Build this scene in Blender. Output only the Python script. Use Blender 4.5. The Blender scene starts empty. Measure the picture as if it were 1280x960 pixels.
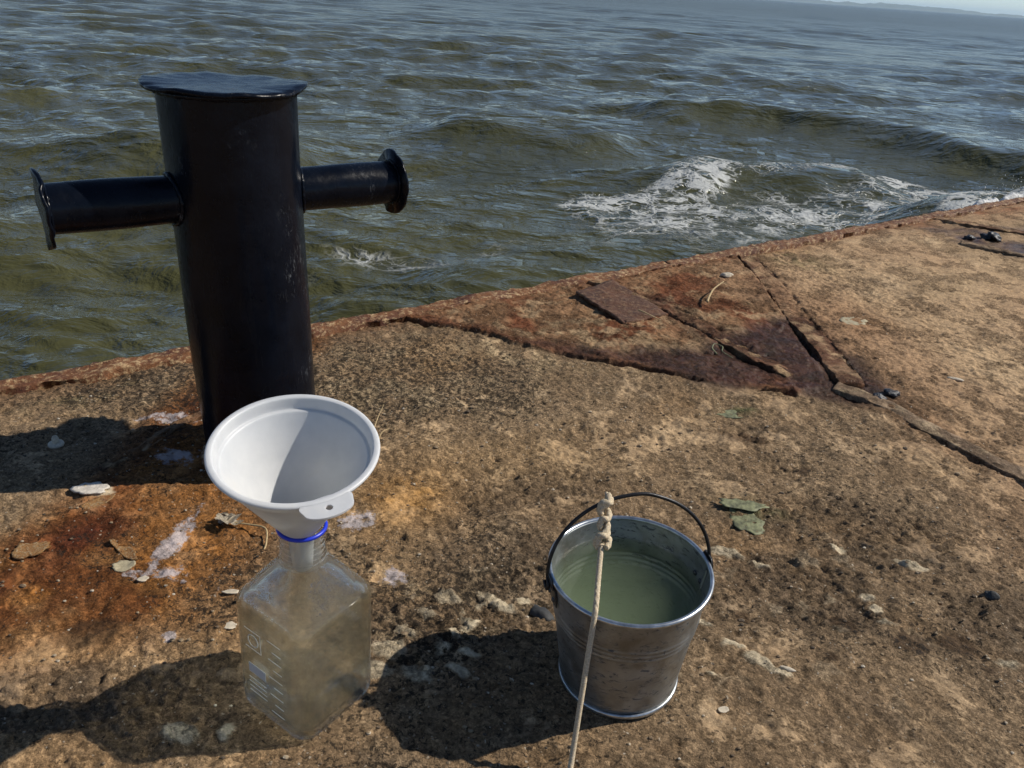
import bpy, bmesh, math, random
import numpy as np
from mathutils import Vector, Matrix

random.seed(7)
rng = np.random.default_rng(11)
sc = bpy.context.scene
COL = sc.collection
R = math.radians

# ------------------------------------------------------------------ camera
CAM_H = 0.67
cam = bpy.data.cameras.new('camera')
cam.sensor_fit = 'HORIZONTAL'
cam.angle = 2 * math.atan(640 / 961)
cam.clip_start = 0.02
cam.clip_end = 30000
camo = bpy.data.objects.new('camera', cam)
COL.objects.link(camo)
pitch, roll = R(27.58), R(4.06)
camo.matrix_world = (Matrix.Translation((0, 0, CAM_H)) @ Matrix.Rotation(math.pi / 2 - pitch, 4, 'X')
                     @ Matrix.Rotation(roll, 4, 'Z'))
sc.camera = camo

# ------------------------------------------------------------------ sky and sun
SUN_EL, SUN_AZ = R(40.3), R(13.2)          # azimuth measured from +X towards +Y
w = bpy.data.worlds.new('World')
sc.world = w
w.use_nodes = True
wn = w.node_tree
bg = wn.nodes['Background']
sky = wn.nodes.new('ShaderNodeTexSky')
sky.sky_type = 'NISHITA'
sky.sun_disc = False
sky.sun_elevation = SUN_EL
sky.sun_rotation = math.pi / 2 - SUN_AZ
sky.air_density = 0.7
sky.altitude = 600
sky.dust_density = 0.0
sky.ozone_density = 2.0
wn.links.new(sky.outputs[0], bg.inputs[0])
bg.inputs[1].default_value = 0.08
sl = bpy.data.lights.new('sun', 'SUN')
sl.energy = 4.0
sl.angle = R(0.53)
sl.color = (1.0, 0.93, 0.83)
so = bpy.data.objects.new('sun', sl)
COL.objects.link(so)
sd = Vector((math.cos(SUN_EL) * math.cos(SUN_AZ), math.cos(SUN_EL) * math.sin(SUN_AZ), math.sin(SUN_EL)))
so.rotation_euler = sd.to_track_quat('Z', 'Y').to_euler()
so.location = sd * 20

vs = sc.view_settings
vs.view_transform = 'Standard'
vs.look = 'None'
vs.exposure = 0.28
vs.gamma = 1
vs.use_curve_mapping = False
sc.render.engine = 'CYCLES'
cy = sc.cycles
cy.use_denoising = True
cy.max_bounces = 14
cy.diffuse_bounces = 4
cy.glossy_bounces = 5
cy.transmission_bounces = 14
cy.transparent_max_bounces = 16
cy.volume_bounces = 4
cy.sample_clamp_indirect = 6.0
cy.blur_glossy = 0.6

# ------------------------------------------------------------------ numpy noise
def _h(ix, iy, seed):
    n = (ix.astype(np.int64) * 374761393 + iy.astype(np.int64) * 668265263 + seed * 974634777) & 0xFFFFFFFF
    n = ((n ^ (n >> 13)) * 1274126177) & 0xFFFFFFFF
    n = ((n ^ (n >> 16)) * 2246822519) & 0xFFFFFFFF
    return ((n ^ (n >> 15)) & 0xFFFFFF) / float(0xFFFFFF)

def vn(x, y, seed=0):
    """value noise, -1..1"""
    x = np.asarray(x, float); y = np.asarray(y, float)
    ix = np.floor(x); iy = np.floor(y)
    fx = x - ix; fy = y - iy
    fx = fx * fx * fx * (fx * (fx * 6 - 15) + 10); fy = fy * fy * fy * (fy * (fy * 6 - 15) + 10)
    a = _h(ix, iy, seed); b = _h(ix + 1, iy, seed); c = _h(ix, iy + 1, seed); d = _h(ix + 1, iy + 1, seed)
    return 2 * ((a + (b - a) * fx) * (1 - fy) + (c + (d - c) * fx) * fy) - 1

def fbm(x, y, octv=4, seed=0, gain=0.5):
    s = 0; a = 1; t = 0
    for i in range(octv):
        ang = 0.6 + i * 1.1
        xr = x * math.cos(ang) - y * math.sin(ang); yr = x * math.sin(ang) + y * math.cos(ang)
        s = s + a * vn(xr * 2.03 ** i + i * 17.3, yr * 2.03 ** i - i * 9.1, seed + i * 13)
        t += a; a *= gain
    return s / t * 1.6

def worley(x, y, seed=0):
    ix = np.floor(x); iy = np.floor(y)
    f1 = np.full(x.shape, 9.0); f2 = np.full(x.shape, 9.0); idv = np.zeros(x.shape)
    for dx in (-1, 0, 1):
        for dy in (-1, 0, 1):
            cx = ix + dx; cyy = iy + dy
            px = cx + _h(cx, cyy, seed); py = cyy + _h(cx, cyy, seed + 5)
            d = np.hypot(px - x, py - y)
            m = d < f1
            f2 = np.where(m, f1, np.minimum(f2, d))
            idv = np.where(m, _h(cx, cyy, seed + 9), idv)
            f1 = np.where(m, d, f1)
    return f1, f2, idv

def ss(a, b, x):
    t = np.clip((x - a) / (b - a), 0, 1)
    return t * t * (3 - 2 * t)

def seg_dist(x, y, pts):
    """distance to a polyline, signed side (+ left), and 0..1 position along it"""
    best = np.full(x.shape, 1e9); side = np.zeros(x.shape); pos = np.zeros(x.shape)
    n = len(pts) - 1
    for i in range(n):
        ax, ay = pts[i]; bx, by = pts[i + 1]
        dx, dy = bx - ax, by - ay
        t = np.clip(((x - ax) * dx + (y - ay) * dy) / (dx * dx + dy * dy), 0, 1)
        d = np.hypot(x - ax - t * dx, y - ay - t * dy)
        m = d < best
        best = np.where(m, d, best)
        side = np.where(m, np.sign(dx * (y - ay) - dy * (x - ax)), side)
        pos = np.where(m, (i + t) / n, pos)
    return best, side, pos

def in_poly(x, y, pts):
    c = np.zeros(x.shape, bool)
    j = len(pts) - 1
    for i in range(len(pts)):
        xi, yi = pts[i]; xj, yj = pts[j]
        c ^= ((yi > y) != (yj > y)) & (x < (xj - xi) * (y - yi) / (yj - yi + 1e-12) + xi)
        j = i
    return c

def poly_soft(x, y, pts, soft):
    """1 inside, fading over +-soft at the outline"""
    d, _, _ = seg_dist(x, y, list(pts) + [pts[0]])
    sdist = np.where(in_poly(x, y, pts), d, -d)
    return ss(-soft, soft, sdist)

# ------------------------------------------------------------------ object helpers
def tag(o, label=None, cat=None, group=None, kind=None):
    if label: o['label'] = label
    if cat: o['category'] = cat
    if group: o['group'] = group
    if kind: o['kind'] = kind
    return o

def mesh_obj(name, V, F, mat, parent=None, smooth=True, loc=None):
    me = bpy.data.meshes.new(name)
    me.from_pydata([tuple(v) for v in V], [], [tuple(f) for f in F])
    me.validate()
    if smooth:
        me.polygons.foreach_set('use_smooth', np.ones(len(me.polygons), bool))
    me.materials.append(mat)
    o = bpy.data.objects.new(name, me)
    COL.objects.link(o)
    if parent: o.parent = parent
    if loc: o.location = loc
    return o

def grid_obj(name, P, mat, parent=None):
    """P: (rows, cols, 3) array"""
    n, m = P.shape[:2]
    me = bpy.data.meshes.new(name)
    idx = np.arange(n * m).reshape(n, m)
    q = np.stack([idx[:-1, :-1], idx[:-1, 1:], idx[1:, 1:], idx[1:, :-1]], -1).reshape(-1, 4)
    me.vertices.add(n * m)
    me.vertices.foreach_set('co', P.reshape(-1).astype(np.float32))
    me.loops.add(q.size)
    me.loops.foreach_set('vertex_index', q.reshape(-1).astype(np.int32))
    me.polygons.add(len(q))
    me.polygons.foreach_set('loop_start', np.arange(0, q.size, 4, dtype=np.int32))
    me.polygons.foreach_set('loop_total', np.full(len(q), 4, dtype=np.int32))
    me.update(calc_edges=True)
    me.polygons.foreach_set('use_smooth', np.ones(len(q), bool))
    me.materials.append(mat)
    o = bpy.data.objects.new(name, me)
    COL.objects.link(o)
    if parent: o.parent = parent
    return o

def attr(o, name, arr, typ='FLOAT'):
    a = o.data.attributes.new(name, typ, 'POINT')
    if typ == 'FLOAT':
        a.data.foreach_set('value', arr.reshape(-1).astype(np.float32))
    else:
        c = np.ones((arr.reshape(-1, 3).shape[0], 4), np.float32)
        c[:, :3] = arr.reshape(-1, 3)
        a.data.foreach_set('color', c.reshape(-1))

def empty(name, loc=(0, 0, 0), rot=(0, 0, 0)):
    o = bpy.data.objects.new(name, None)
    o.empty_display_size = 0.05
    COL.objects.link(o)
    o.location = loc
    o.rotation_euler = rot
    return o

def lathe(prof, n=96, closed=False, wob=None):
    """prof: list of (r, z). returns V, F round the z axis"""
    V = []; F = []
    m = len(prof)
    for i in range(n):
        a = 2 * math.pi * i / n
        for k, (r, z) in enumerate(prof):
            dr, dz = wob(a, k) if wob else (0, 0)
            V.append(((r + dr) * math.cos(a), (r + dr) * math.sin(a), z + dz))
    for i in range(n):
        j = (i + 1) % n
        for k in range(m if closed else m - 1):
            l = (k + 1) % m
            F.append((i * m + k, j * m + k, j * m + l, i * m + l))
    return V, F

def tube(path, rad, n=12, cap=True, rmod=None):
    """tube along a 3-D path with parallel-transport frames; rad may be a list"""
    P = [Vector(p) for p in path]
    m = len(P)
    T = [(P[min(i + 1, m - 1)] - P[max(i - 1, 0)]).normalized() for i in range(m)]
    ref = Vector((0, 0, 1)) if abs(T[0].z) < 0.9 else Vector((1, 0, 0))
    N = (ref - T[0] * ref.dot(T[0])).normalized()
    V = []; F = []
    s = 0
    for i in range(m):
        if i:
            N = (N - T[i] * N.dot(T[i])).normalized()
            s += (P[i] - P[i - 1]).length
        B = T[i].cross(N)
        r = rad[i] if isinstance(rad, (list, tuple)) else rad
        for k in range(n):
            a = 2 * math.pi * k / n
            rr = r * (rmod(a, s) if rmod else 1)
            V.append(P[i] + (N * math.cos(a) + B * math.sin(a)) * rr)
    for i in range(m - 1):
        for k in range(n):
            l = (k + 1) % n
            F.append((i * n + k, i * n + l, (i + 1) * n + l, (i + 1) * n + k))
    if cap:
        F.append(tuple(range(n - 1, -1, -1)))
        F.append(tuple((m - 1) * n + k for k in range(n)))
    return V, F

def spline(pts, n):
    """Catmull-Rom through pts, n samples per span"""
    P = [Vector(p) for p in pts]
    out = []
    for i in range(len(P) - 1):
        p0 = P[max(i - 1, 0)]; p1 = P[i]; p2 = P[i + 1]; p3 = P[min(i + 2, len(P) - 1)]
        for k in range(n):
            t = k / n
            out.append(0.5 * ((2 * p1) + (p2 - p0) * t + (2 * p0 - 5 * p1 + 4 * p2 - p3) * t * t
                              + (3 * p1 - p0 - 3 * p2 + p3) * t * t * t))
    out.append(P[-1])
    return out

def join(parts):
    V = []; F = []
    for v, f in parts:
        b = len(V)
        V += [tuple(x) for x in v]
        F += [tuple(i + b for i in q) for q in f]
    return V, F

# ------------------------------------------------------------------ material helpers
class M:
    def __init__(s, name):
        s.m = bpy.data.materials.new(name)
        s.m.use_nodes = True
        s.t = s.m.node_tree
        s.t.nodes.clear()
        s.out = s.t.nodes.new('ShaderNodeOutputMaterial')
    def n(s, typ, **kw):
        x = s.t.nodes.new('ShaderNode' + typ)
        for k, v in kw.items():
            setattr(x, k, v)
        return x
    def l(s, a, b):
        s.t.links.new(a, b)
    def put(s, sock, v):
        if isinstance(v, bpy.types.NodeSocket): s.l(v, sock)
        else:
            if isinstance(v, (tuple, list)) and len(v) == 3 and sock.type == 'RGBA': v = (*v, 1)
            sock.default_value = v
    def pos(s):
        return s.n('NewGeometry').outputs['Position']
    def obj(s):
        return s.n('TexCoord').outputs['Object']
    def noise(s, vec, scale, detail=4, rough=0.55, dist=0.0, out='Fac'):
        x = s.n('TexNoise')
        s.l(vec, x.inputs['Vector'])
        x.inputs['Scale'].default_value = scale
        x.inputs['Detail'].default_value = detail
        x.inputs['Roughness'].default_value = rough
        x.inputs['Distortion'].default_value = dist
        return x.outputs[out]
    def voro(s, vec, scale, feature='F1', rand=1.0, out='Distance'):
        x = s.n('TexVoronoi', feature=feature)
        s.l(vec, x.inputs['Vector'])
        x.inputs['Scale'].default_value = scale
        x.inputs['Randomness'].default_value = rand
        return x.outputs[out]
    def ramp(s, fac, *stops, interp='LINEAR'):
        x = s.n('ValToRGB')
        x.color_ramp.interpolation = interp
        e = x.color_ramp.elements
        while len(e) < len(stops): e.new(0.5)
        for i, (p, c) in enumerate(stops):
            e[i].position = p
            e[i].color = (c, c, c, 1) if isinstance(c, (int, float)) else (*c, 1)
        s.l(fac, x.inputs[0])
        return x.outputs[0]
    def mix(s, fac, a, b, mode='MIX'):
        x = s.n('Mix', data_type='RGBA', blend_type=mode)
        s.put(x.inputs[0], fac); s.put(x.inputs[6], a); s.put(x.inputs[7], b)
        return x.outputs[2]
    def math(s, op, a, b=0.0, clamp=False):
        x = s.n('Math', operation=op, use_clamp=clamp)
        s.put(x.inputs[0], a); s.put(x.inputs[1], b)
        return x.outputs[0]
    def mapr(s, v, a, b, c, d):
        x = s.n('MapRange')
        s.put(x.inputs[0], v)
        for i, q in enumerate((a, b, c, d)): s.put(x.inputs[i + 1], q)
        return x.outputs[0]
    def attr(s, name, out='Fac'):
        return s.n('Attribute', attribute_name=name).outputs[out]
    def scale(s, vec, v):
        x = s.n('Mapping')
        s.l(vec, x.inputs[0])
        x.inputs['Scale'].default_value = v
        return x.outputs[0]
    def bump(s, h, strength, dist, prev=None):
        x = s.n('Bump')
        x.inputs['Strength'].default_value = strength
        x.inputs['Distance'].default_value = dist
        s.l(h, x.inputs['Height'])
        if prev: s.l(prev, x.inputs['Normal'])
        return x.outputs[0]
    def pbr(s, **kw):
        b = s.n('BsdfPrincipled')
        names = dict(color='Base Color', rough='Roughness', metal='Metallic', ior='IOR', trans='Transmission Weight',
                     spec='Specular IOR Level', coat='Coat Weight', coatr='Coat Roughness', normal='Normal',
                     sss='Subsurface Weight', sssr='Subsurface Radius', ssss='Subsurface Scale', alpha='Alpha')
        for k, v in kw.items(): s.put(b.inputs[names[k]], v)
        s.l(b.outputs[0], s.out.inputs[0])
        return b

# ------------------------------------------------------------------ materials
def mat_deck():
    m = M('quay_concrete')
    p = m.pos()
    tint = m.attr('tint', 'Color')
    wet = m.attr('wet'); speck = m.attr('speck'); chalk = m.attr('chalk')
    dry = m.mapr(wet, 0, 0.7, 1.0, 0.25)
    n0 = m.noise(p, 11, 11, 0.72, 0.35)
    n1 = m.noise(p, 42, 7, 0.68)
    n2 = m.noise(p, 170, 6, 0.75)
    wv = m.n('VectorMath', operation='ADD')
    sc_ = m.n('VectorMath', operation='SCALE'); m.l(m.noise(p, 160, 2, 0.5, 0, 'Color'), sc_.inputs[0]); sc_.inputs['Scale'].default_value = 0.006
    m.l(p, wv.inputs[0]); m.l(sc_.outputs[0], wv.inputs[1])
    pw = wv.outputs[0]
    def cell(scale):
        d = m.n('TexVoronoi'); m.l(pw, d.inputs['Vector']); d.inputs['Scale'].default_value = scale
        q = m.n('SeparateColor'); m.l(d.outputs['Color'], q.inputs[0])
        return d.outputs['Distance'], q.outputs
    d1, r1 = cell(260)          # coarse sand and fine aggregate
    d2, r2 = cell(640)          # grains
    # old smooth skin of the slab, worn through to the gritty body in ragged patches
    skin = m.math('MULTIPLY', m.math('SUBTRACT', n0, m.mapr(speck, 0, 0.8, 0.43, 0.54)), 16.0, True)
    gw = m.math('MULTIPLY', dry, m.mix(skin, (1.0,) * 3, (0.38,) * 3))
    c = m.mix(1.0, tint, m.ramp(n1, (0.30, 0.68), (0.47, 0.97), (0.60, 1.08), (0.74, 1.32)), 'MULTIPLY')
    c = m.mix(1.0, c, m.mix(skin, (0.80, 0.78, 0.76), (1.20, 1.19, 1.17)), 'MULTIPLY')
    c = m.mix(0.6, c, m.ramp(n2, (0.34, 0.45), (0.47, 0.95), (0.62, 1.45)), 'MULTIPLY')
    c = m.mix(m.math('MULTIPLY', gw, 0.6), c, m.ramp(r1[0], (0.0, 0.50), (0.35, 0.85), (0.75, 1.10), (1.0, 1.75)), 'MULTIPLY')
    c = m.mix(m.math('MULTIPLY', gw, 0.6), c, m.ramp(r2[0], (0.0, 0.55), (0.5, 0.98), (1.0, 1.6)), 'MULTIPLY')
    # black lichen and grime specks
    sp = m.noise(p, 120, 9, 0.78, 0.5)
    thr = m.mapr(speck, 0, 1, 0.72, 0.480)
    d = m.math('MULTIPLY', m.math('SUBTRACT', sp, thr), 30.0, True)
    c = m.mix(m.math('MULTIPLY', d, 0.85), c, (0.026, 0.021, 0.016))
    # chalky lime crusts
    ck = m.math('ADD', m.noise(p, 75, 9, 0.75, 0.3), m.math('MULTIPLY', chalk, 0.42))
    ck = m.math('MULTIPLY', m.math('SUBTRACT', ck, 0.755), 11.0, True)
    c = m.mix(m.math('MULTIPLY', ck, 0.85), c, m.mix(n1, (0.42, 0.34, 0.33), (0.66, 0.62, 0.62)))
    # pale grains of sand and shell
    pick = m.math('GREATER_THAN', r1[1], 0.94)
    grain = m.math('MULTIPLY', m.math('LESS_THAN', d1, 0.30), pick)
    grain = m.math('MULTIPLY', grain, m.math('MULTIPLY', gw, 0.7))
    c = m.mix(grain, c, m.mix(r1[2], (0.36, 0.27, 0.17), (0.62, 0.55, 0.44)))
    rough = m.mapr(wet, 0, 1, 0.92, 0.33)
    rough = m.math('ADD', rough, m.math('MULTIPLY', m.math('SUBTRACT', n2, 0.5), 0.4), True)
    b = m.bump(n1, 0.55, 0.010)
    b = m.bump(skin, 0.8, 0.0022, b)
    n2h = m.math('MULTIPLY', m.math('SUBTRACT', n2, 0.5), m.mapr(skin, 0, 1, 1.15, 0.38))
    b = m.bump(n2h, 0.8, 0.0055, b)
    b = m.bump(sp, 0.35, 0.0035, b)
    b = m.bump(ck, 0.5, 0.0012, b)
    hg = m.math('MULTIPLY', m.math('SUBTRACT', m.math('MULTIPLY', r1[0], 0.6), d1), gw)
    b = m.bump(hg, 0.45, 0.0018, b)
    m.pbr(color=c, rough=rough, normal=b, spec=m.mapr(wet, 0, 1, 0.12, 0.16))
    return m.m

def mat_rust(name, a, b_, c_, wet=0.0, scale=1.0):
    m = M(name)
    p = m.pos()
    n1 = m.noise(p, 14 * scale, 6, 0.65, 0.6)
    n2 = m.noise(p, 90 * scale, 6, 0.7)
    n3 = m.noise(p, 420 * scale, 4, 0.6)
    c = m.mix(m.ramp(n1, (0.36, 0.0), (0.62, 1.0)), a, b_)
    c = m.mix(m.ramp(n2, (0.50, 0.0), (0.66, 1.0)), c, c_)
    c = m.mix(0.8, c, m.ramp(n3, (0.3, 0.45), (0.5, 1.0), (0.7, 1.5)), 'MULTIPLY')
    bb = m.bump(n2, 0.8, 0.006)
    bb = m.bump(n3, 0.5, 0.002, bb)
    r = m.mapr(n2, 0.35, 0.65, 0.85 - wet * 0.5, 0.55 - wet * 0.35)
    m.pbr(color=c, rough=r, normal=bb, spec=0.35)
    return m.m

def mat_bollard():
    m = M('black_gloss_paint')
    p = m.obj()
    n1 = m.noise(p, 26, 4, 0.6)
    n2 = m.noise(m.scale(p, (1, 1, 0.12)), 55, 5, 0.6)
    sc1 = m.noise(m.scale(p, (1.0, 1.0, 0.35)), 160, 7, 0.8, 1.2)
    patch = m.noise(p, 7.5, 3, 0.6)
    scuff = m.math('MULTIPLY', m.ramp(sc1, (0.56, 0.0), (0.64, 1.0)), m.ramp(patch, (0.54, 0.0), (0.66, 1.0)))
    c = m.mix(m.ramp(n1, (0.35, 0.0), (0.7, 1.0)), (0.0018, 0.0030, 0.0065), (0.0042, 0.0065, 0.0125))
    c = m.mix(m.math('MULTIPLY', scuff, 0.85), c, (0.15, 0.16, 0.17))
    dots = m.ramp(m.voro(p, 60), (0.05, 1.0), (0.075, 0.0))
    dd = m.math('MULTIPLY', dots, m.math('GREATER_THAN', m.noise(p, 19, 2), 0.68))
    c = m.mix(dd, c, (0.42, 0.42, 0.40))
    r = m.math('ADD', m.mapr(n2, 0.3, 0.7, 0.20, 0.32), m.math('MULTIPLY', scuff, 0.3))
    b = m.bump(n1, 0.16, 0.008)
    b = m.bump(m.noise(p, 190, 4, 0.6), 0.22, 0.0010, b)
    m.pbr(color=c, rough=r, normal=b, spec=0.16)
    return m.m

def mat_galv():
    m = M('galvanised_steel')
    p = m.obj()
    n1 = m.noise(p, 22, 5, 0.6, 0.5)
    n2 = m.noise(m.scale(p, (1, 1, 2.5)), 85, 6, 0.72, 0.6)
    sp = m.voro(m.scale(p, (1, 1, 1)), 120, 'F1', out='Color')
    s2 = m.n('SeparateColor'); m.l(sp, s2.inputs[0])
    c = m.mix(m.ramp(n1, (0.32, 0.0), (0.68, 1.0)), (0.25, 0.265, 0.265), (0.42, 0.44, 0.44))
    c = m.mix(0.22, c, m.ramp(s2.outputs[0], (0, 0.6), (1, 1.3)), 'MULTIPLY')
    dirt = m.ramp(n2, (0.55, 0.0), (0.63, 1.0))
    c = m.mix(m.math('MULTIPLY', dirt, 0.85), c, (0.035, 0.037, 0.037))
    tan = m.ramp(m.noise(p, 34, 5, 0.6), (0.52, 0.0), (0.70, 0.55))
    c = m.mix(tan, c, (0.155, 0.135, 0.10))
    r = m.mapr(n1, 0.3, 0.7, 0.38, 0.56)
    r = m.math('ADD', r, m.math('MULTIPLY', dirt, 0.25))
    b = m.bump(n1, 0.25, 0.004)
    b = m.bump(n2, 0.12, 0.001, b)
    m.pbr(color=c, rough=r, metal=m.mapr(dirt, 0, 1, 0.88, 0.3), normal=b)
    return m.m

def simple(name, col, rough=0.6, metal=0.0, var=0.25, scale=60, bump=0.2, bd=0.002, **kw):
    m = M(name)
    p = m.obj()
    n = m.noise(p, scale, 5, 0.62)
    c = m.mix(1.0, col, m.ramp(n, (0.3, 1 - var), (0.7, 1 + var)), 'MULTIPLY')
    m.pbr(color=c, rough=rough, metal=metal, normal=m.bump(n, bump, bd), **kw)
    return m.m

def mat_glass(name, col=(1, 1, 1), ior=1.47, rough=0.0, thin=False):
    m = M(name)
    p = m.obj()
    b = m.bump(m.noise(p, 45, 3, 0.5), 0.06, 0.004)
    g = m.pbr(color=col, rough=rough, trans=1.0, ior=ior, normal=b)
    if thin:
        # thin blown wall: most light goes straight through, the rest is bent and mirrored
        tr = m.n('BsdfTransparent'); tr.inputs[0].default_value = (0.965, 0.975, 0.96, 1)
        lw = m.n('LayerWeight'); lw.inputs['Blend'].default_value = 0.35
        fac = m.mapr(lw.outputs['Facing'], 0.25, 0.90, 0.30, 1.0)
        mx = m.n('MixShader'); m.l(fac, mx.inputs[0]); m.l(tr.outputs[0], mx.inputs[1]); m.l(g.outputs[0], mx.inputs[2])
        m.l(mx.outputs[0], m.out.inputs[0])
    return m.m

def mat_murk(name, col, dens, ior=1.33, absorb=(0.6, 0.6, 0.4), refr=True, ripple=0.03):
    """murky water: clear skin with Fresnel reflection, light scattering inside"""
    m = M(name)
    p = m.obj()
    if refr:
        m.pbr(color=(1, 1, 1), rough=0.0, trans=1.0, ior=ior)
    else:
        bmp = m.bump(m.noise(p, 30, 2, 0.5), ripple, 0.004)
        lw = m.n('LayerWeight'); lw.inputs['Blend'].default_value = 0.5; m.l(bmp, lw.inputs['Normal'])
        fr = m.math('ADD', m.math('MULTIPLY', m.math('POWER', lw.outputs['Facing'], 5.0), 0.96), 0.022, True)
        tr = m.n('BsdfTransparent'); tr.inputs[0].default_value = (0.97, 0.985, 0.97, 1)
        gl = m.n('BsdfGlossy'); gl.inputs['Roughness'].default_value = 0.02
        m.l(bmp, gl.inputs['Normal'])
        mx = m.n('MixShader')
        m.l(fr, mx.inputs[0]); m.l(tr.outputs[0], mx.inputs[1]); m.l(gl.outputs[0], mx.inputs[2])
        m.l(mx.outputs[0], m.out.inputs[0])
    sca = m.n('VolumeScatter'); sca.inputs['Color'].default_value = (*col, 1); sca.inputs['Density'].default_value = dens
    sca.inputs['Anisotropy'].default_value = 0.2
    ab = m.n('VolumeAbsorption'); ab.inputs['Color'].default_value = (*absorb, 1); ab.inputs['Density'].default_value = dens
    ad = m.n('AddShader')
    m.l(sca.outputs[0], ad.inputs[0]); m.l(ab.outputs[0], ad.inputs[1])
    m.l(ad.outputs[0], m.out.inputs['Volume'])
    return m.m

def mat_sea():
    m = M('sea_water')
    p = m.pos()
    foam = m.attr('foam')
    n1 = m.noise(m.scale(p, (0.7, 1.0, 1.0)), 3.2, 5, 0.6, 0.6)
    n2 = m.noise(m.scale(p, (0.75, 1.0, 1.0)), 9.0, 4, 0.6, 0.6)
    n3 = m.noise(p, 0.9, 3, 0.5)
    # lace of foam: warped cell walls, broader where the foam is fresh
    wv = m.n('VectorMath', operation='ADD')
    nz = m.n('VectorMath', operation='SCALE'); m.l(m.noise(p, 2.2, 4, 0.6, 0.0, 'Color'), nz.inputs[0]); nz.inputs['Scale'].default_value = 0.75
    m.l(p, wv.inputs[0]); m.l(nz.outputs[0], wv.inputs[1])
    lace = m.voro(m.scale(wv.outputs[0], (0.75, 1.15, 1)), 4.2, 'DISTANCE_TO_EDGE')
    lace2 = m.voro(m.scale(wv.outputs[0], (0.8, 1.2, 1)), 9.0, 'DISTANCE_TO_EDGE')
    brk = m.noise(p, 4.0, 5, 0.65)
    wd = m.math('MULTIPLY', foam, m.mapr(brk, 0.32, 0.66, 0.02, 0.25))
    l1 = m.math('MULTIPLY', m.math('MULTIPLY', m.math('SUBTRACT', wd, lace), 9.0, True), m.mapr(foam, 0.36, 0.55, 0.0, 1.0))
    wd2 = m.math('MULTIPLY', foam, m.mapr(brk, 0.34, 0.66, 0.0, 0.26))
    l2 = m.math('MULTIPLY', m.math('MULTIPLY', m.math('SUBTRACT', wd2, lace2), 9.0, True), m.mapr(foam, 0.42, 0.62, 0.0, 1.0))
    fl = m.math('MULTIPLY', m.math('SUBTRACT', m.noise(p, 17, 4, 0.7), m.mapr(foam, 0, 0.6, 0.80, 0.645)), 16.0, True)
    fm = m.math('MAXIMUM', m.math('MAXIMUM', l1, l2), fl)
    c = m.mix(m.ramp(n3, (0.35, 0.0), (0.65, 1.0)), (0.052, 0.052, 0.020), (0.070, 0.069, 0.029))
    c = m.mix(m.math('MULTIPLY', fm, 0.85), c, (0.52, 0.54, 0.53))
    wr = m.mapr(m.attr('chop'), 0, 1, 0.035, 0.26)      # waves too small to build widen the gloss of far water
    rough = m.math('MAXIMUM', wr, m.math('MULTIPLY', fm, 0.75))
    b = m.bump(m.noise(m.scale(p, (0.6, 1.0, 1.0)), 1.1, 4, 0.6, 0.5), 0.5, 0.34)
    b = m.bump(n1, 0.5, 0.15, b)
    b = m.bump(n2, 0.5, 0.040, b)
    b = m.bump(fm, 0.5, 0.015, b)
    m.pbr(color=c, rough=rough, ior=1.33, normal=b)
    return m.m

MAT_DECK = mat_deck()
MAT_RUST = mat_rust('rusted_steel', (0.055, 0.026, 0.016), (0.12, 0.050, 0.022), (0.20, 0.115, 0.055))
MAT_RUST_EDGE = mat_rust('rusted_edge_steel', (0.075, 0.024, 0.012), (0.20, 0.085, 0.032), (0.48, 0.33, 0.17), scale=1.0)
MAT_RUST_WET = mat_rust('wet_rusted_steel', (0.030, 0.016, 0.014), (0.075, 0.036, 0.020), (0.14, 0.082, 0.045), wet=0.55)
MAT_PIPE = mat_rust('weathered_brown_pipe', (0.14, 0.098, 0.064), (0.21, 0.150, 0.096), (0.30, 0.22, 0.145), scale=1.8)
MAT_BAR = mat_rust('brown_scaled_steel', (0.085, 0.042, 0.025), (0.20, 0.115, 0.062), (0.30, 0.205, 0.118), wet=0.15, scale=1.5)
MAT_BOLLARD = mat_bollard()
MAT_GALV = mat_galv()
MAT_WIRE = simple('dark_wire', (0.020, 0.020, 0.021), 0.38, 0.5, 0.4, 120)
MAT_SEA = mat_sea()

# ------------------------------------------------------------------ quay frame: u along the edge, v inland
EO = np.array([-0.427, 1.472]); EU = np.array([0.811, 0.585]); EV = np.array([0.585, -0.811])
def uv2w(u, v): return EO[0] + u * EU[0] + v * EV[0], EO[1] + u * EU[1] + v * EV[1]
def w2uv(x, y): return (x - EO[0]) * EU[0] + (y - EO[1]) * EU[1], (x - EO[0]) * EV[0] + (y - EO[1]) * EV[1]

CRACK = [(-0.33, 1.590), (-0.202, 1.547), (-0.094, 1.522), (-0.006, 1.463), (0.094, 1.440), (0.191, 1.407), (0.298, 1.363), (0.405, 1.345), (0.545, 1.325)]
BAR_A = [(0.165, 1.905), (0.244, 1.835), (0.316, 1.761), (0.397, 1.666), (0.450, 1.562), (0.500, 1.476), (0.560, 1.400)]
BAR_B = [(0.662, 2.205), (0.672, 1.98), (0.674, 1.74), (0.679, 1.54), (0.681, 1.39)]
BAR_C = [(0.640, 1.372), (0.712, 1.318), (0.765, 1.230), (0.815, 1.145), (0.860, 1.075), (1.02, 0.83), (1.20, 0.56)]
PLATE = [(0.136, 1.758), (0.241, 1.586), (0.347, 1.676), (0.239, 1.882)]
WEDGE = CRACK + [(0.62, 1.36), (0.64, 1.55), (0.64, 1.76), (0.64, 2.2), (0.6, 2.25), (-0.30, 1.60)]
WETP = [(0.02, 1.462), (0.16, 1.475), (0.30, 1.49), (0.40, 1.52), (0.50, 1.60), (0.64, 1.74), (0.72, 1.52), (0.745, 1.37), (0.70, 1.31), (0.60, 1.318), (0.405, 1.337), (0.26, 1.385)]
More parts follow.
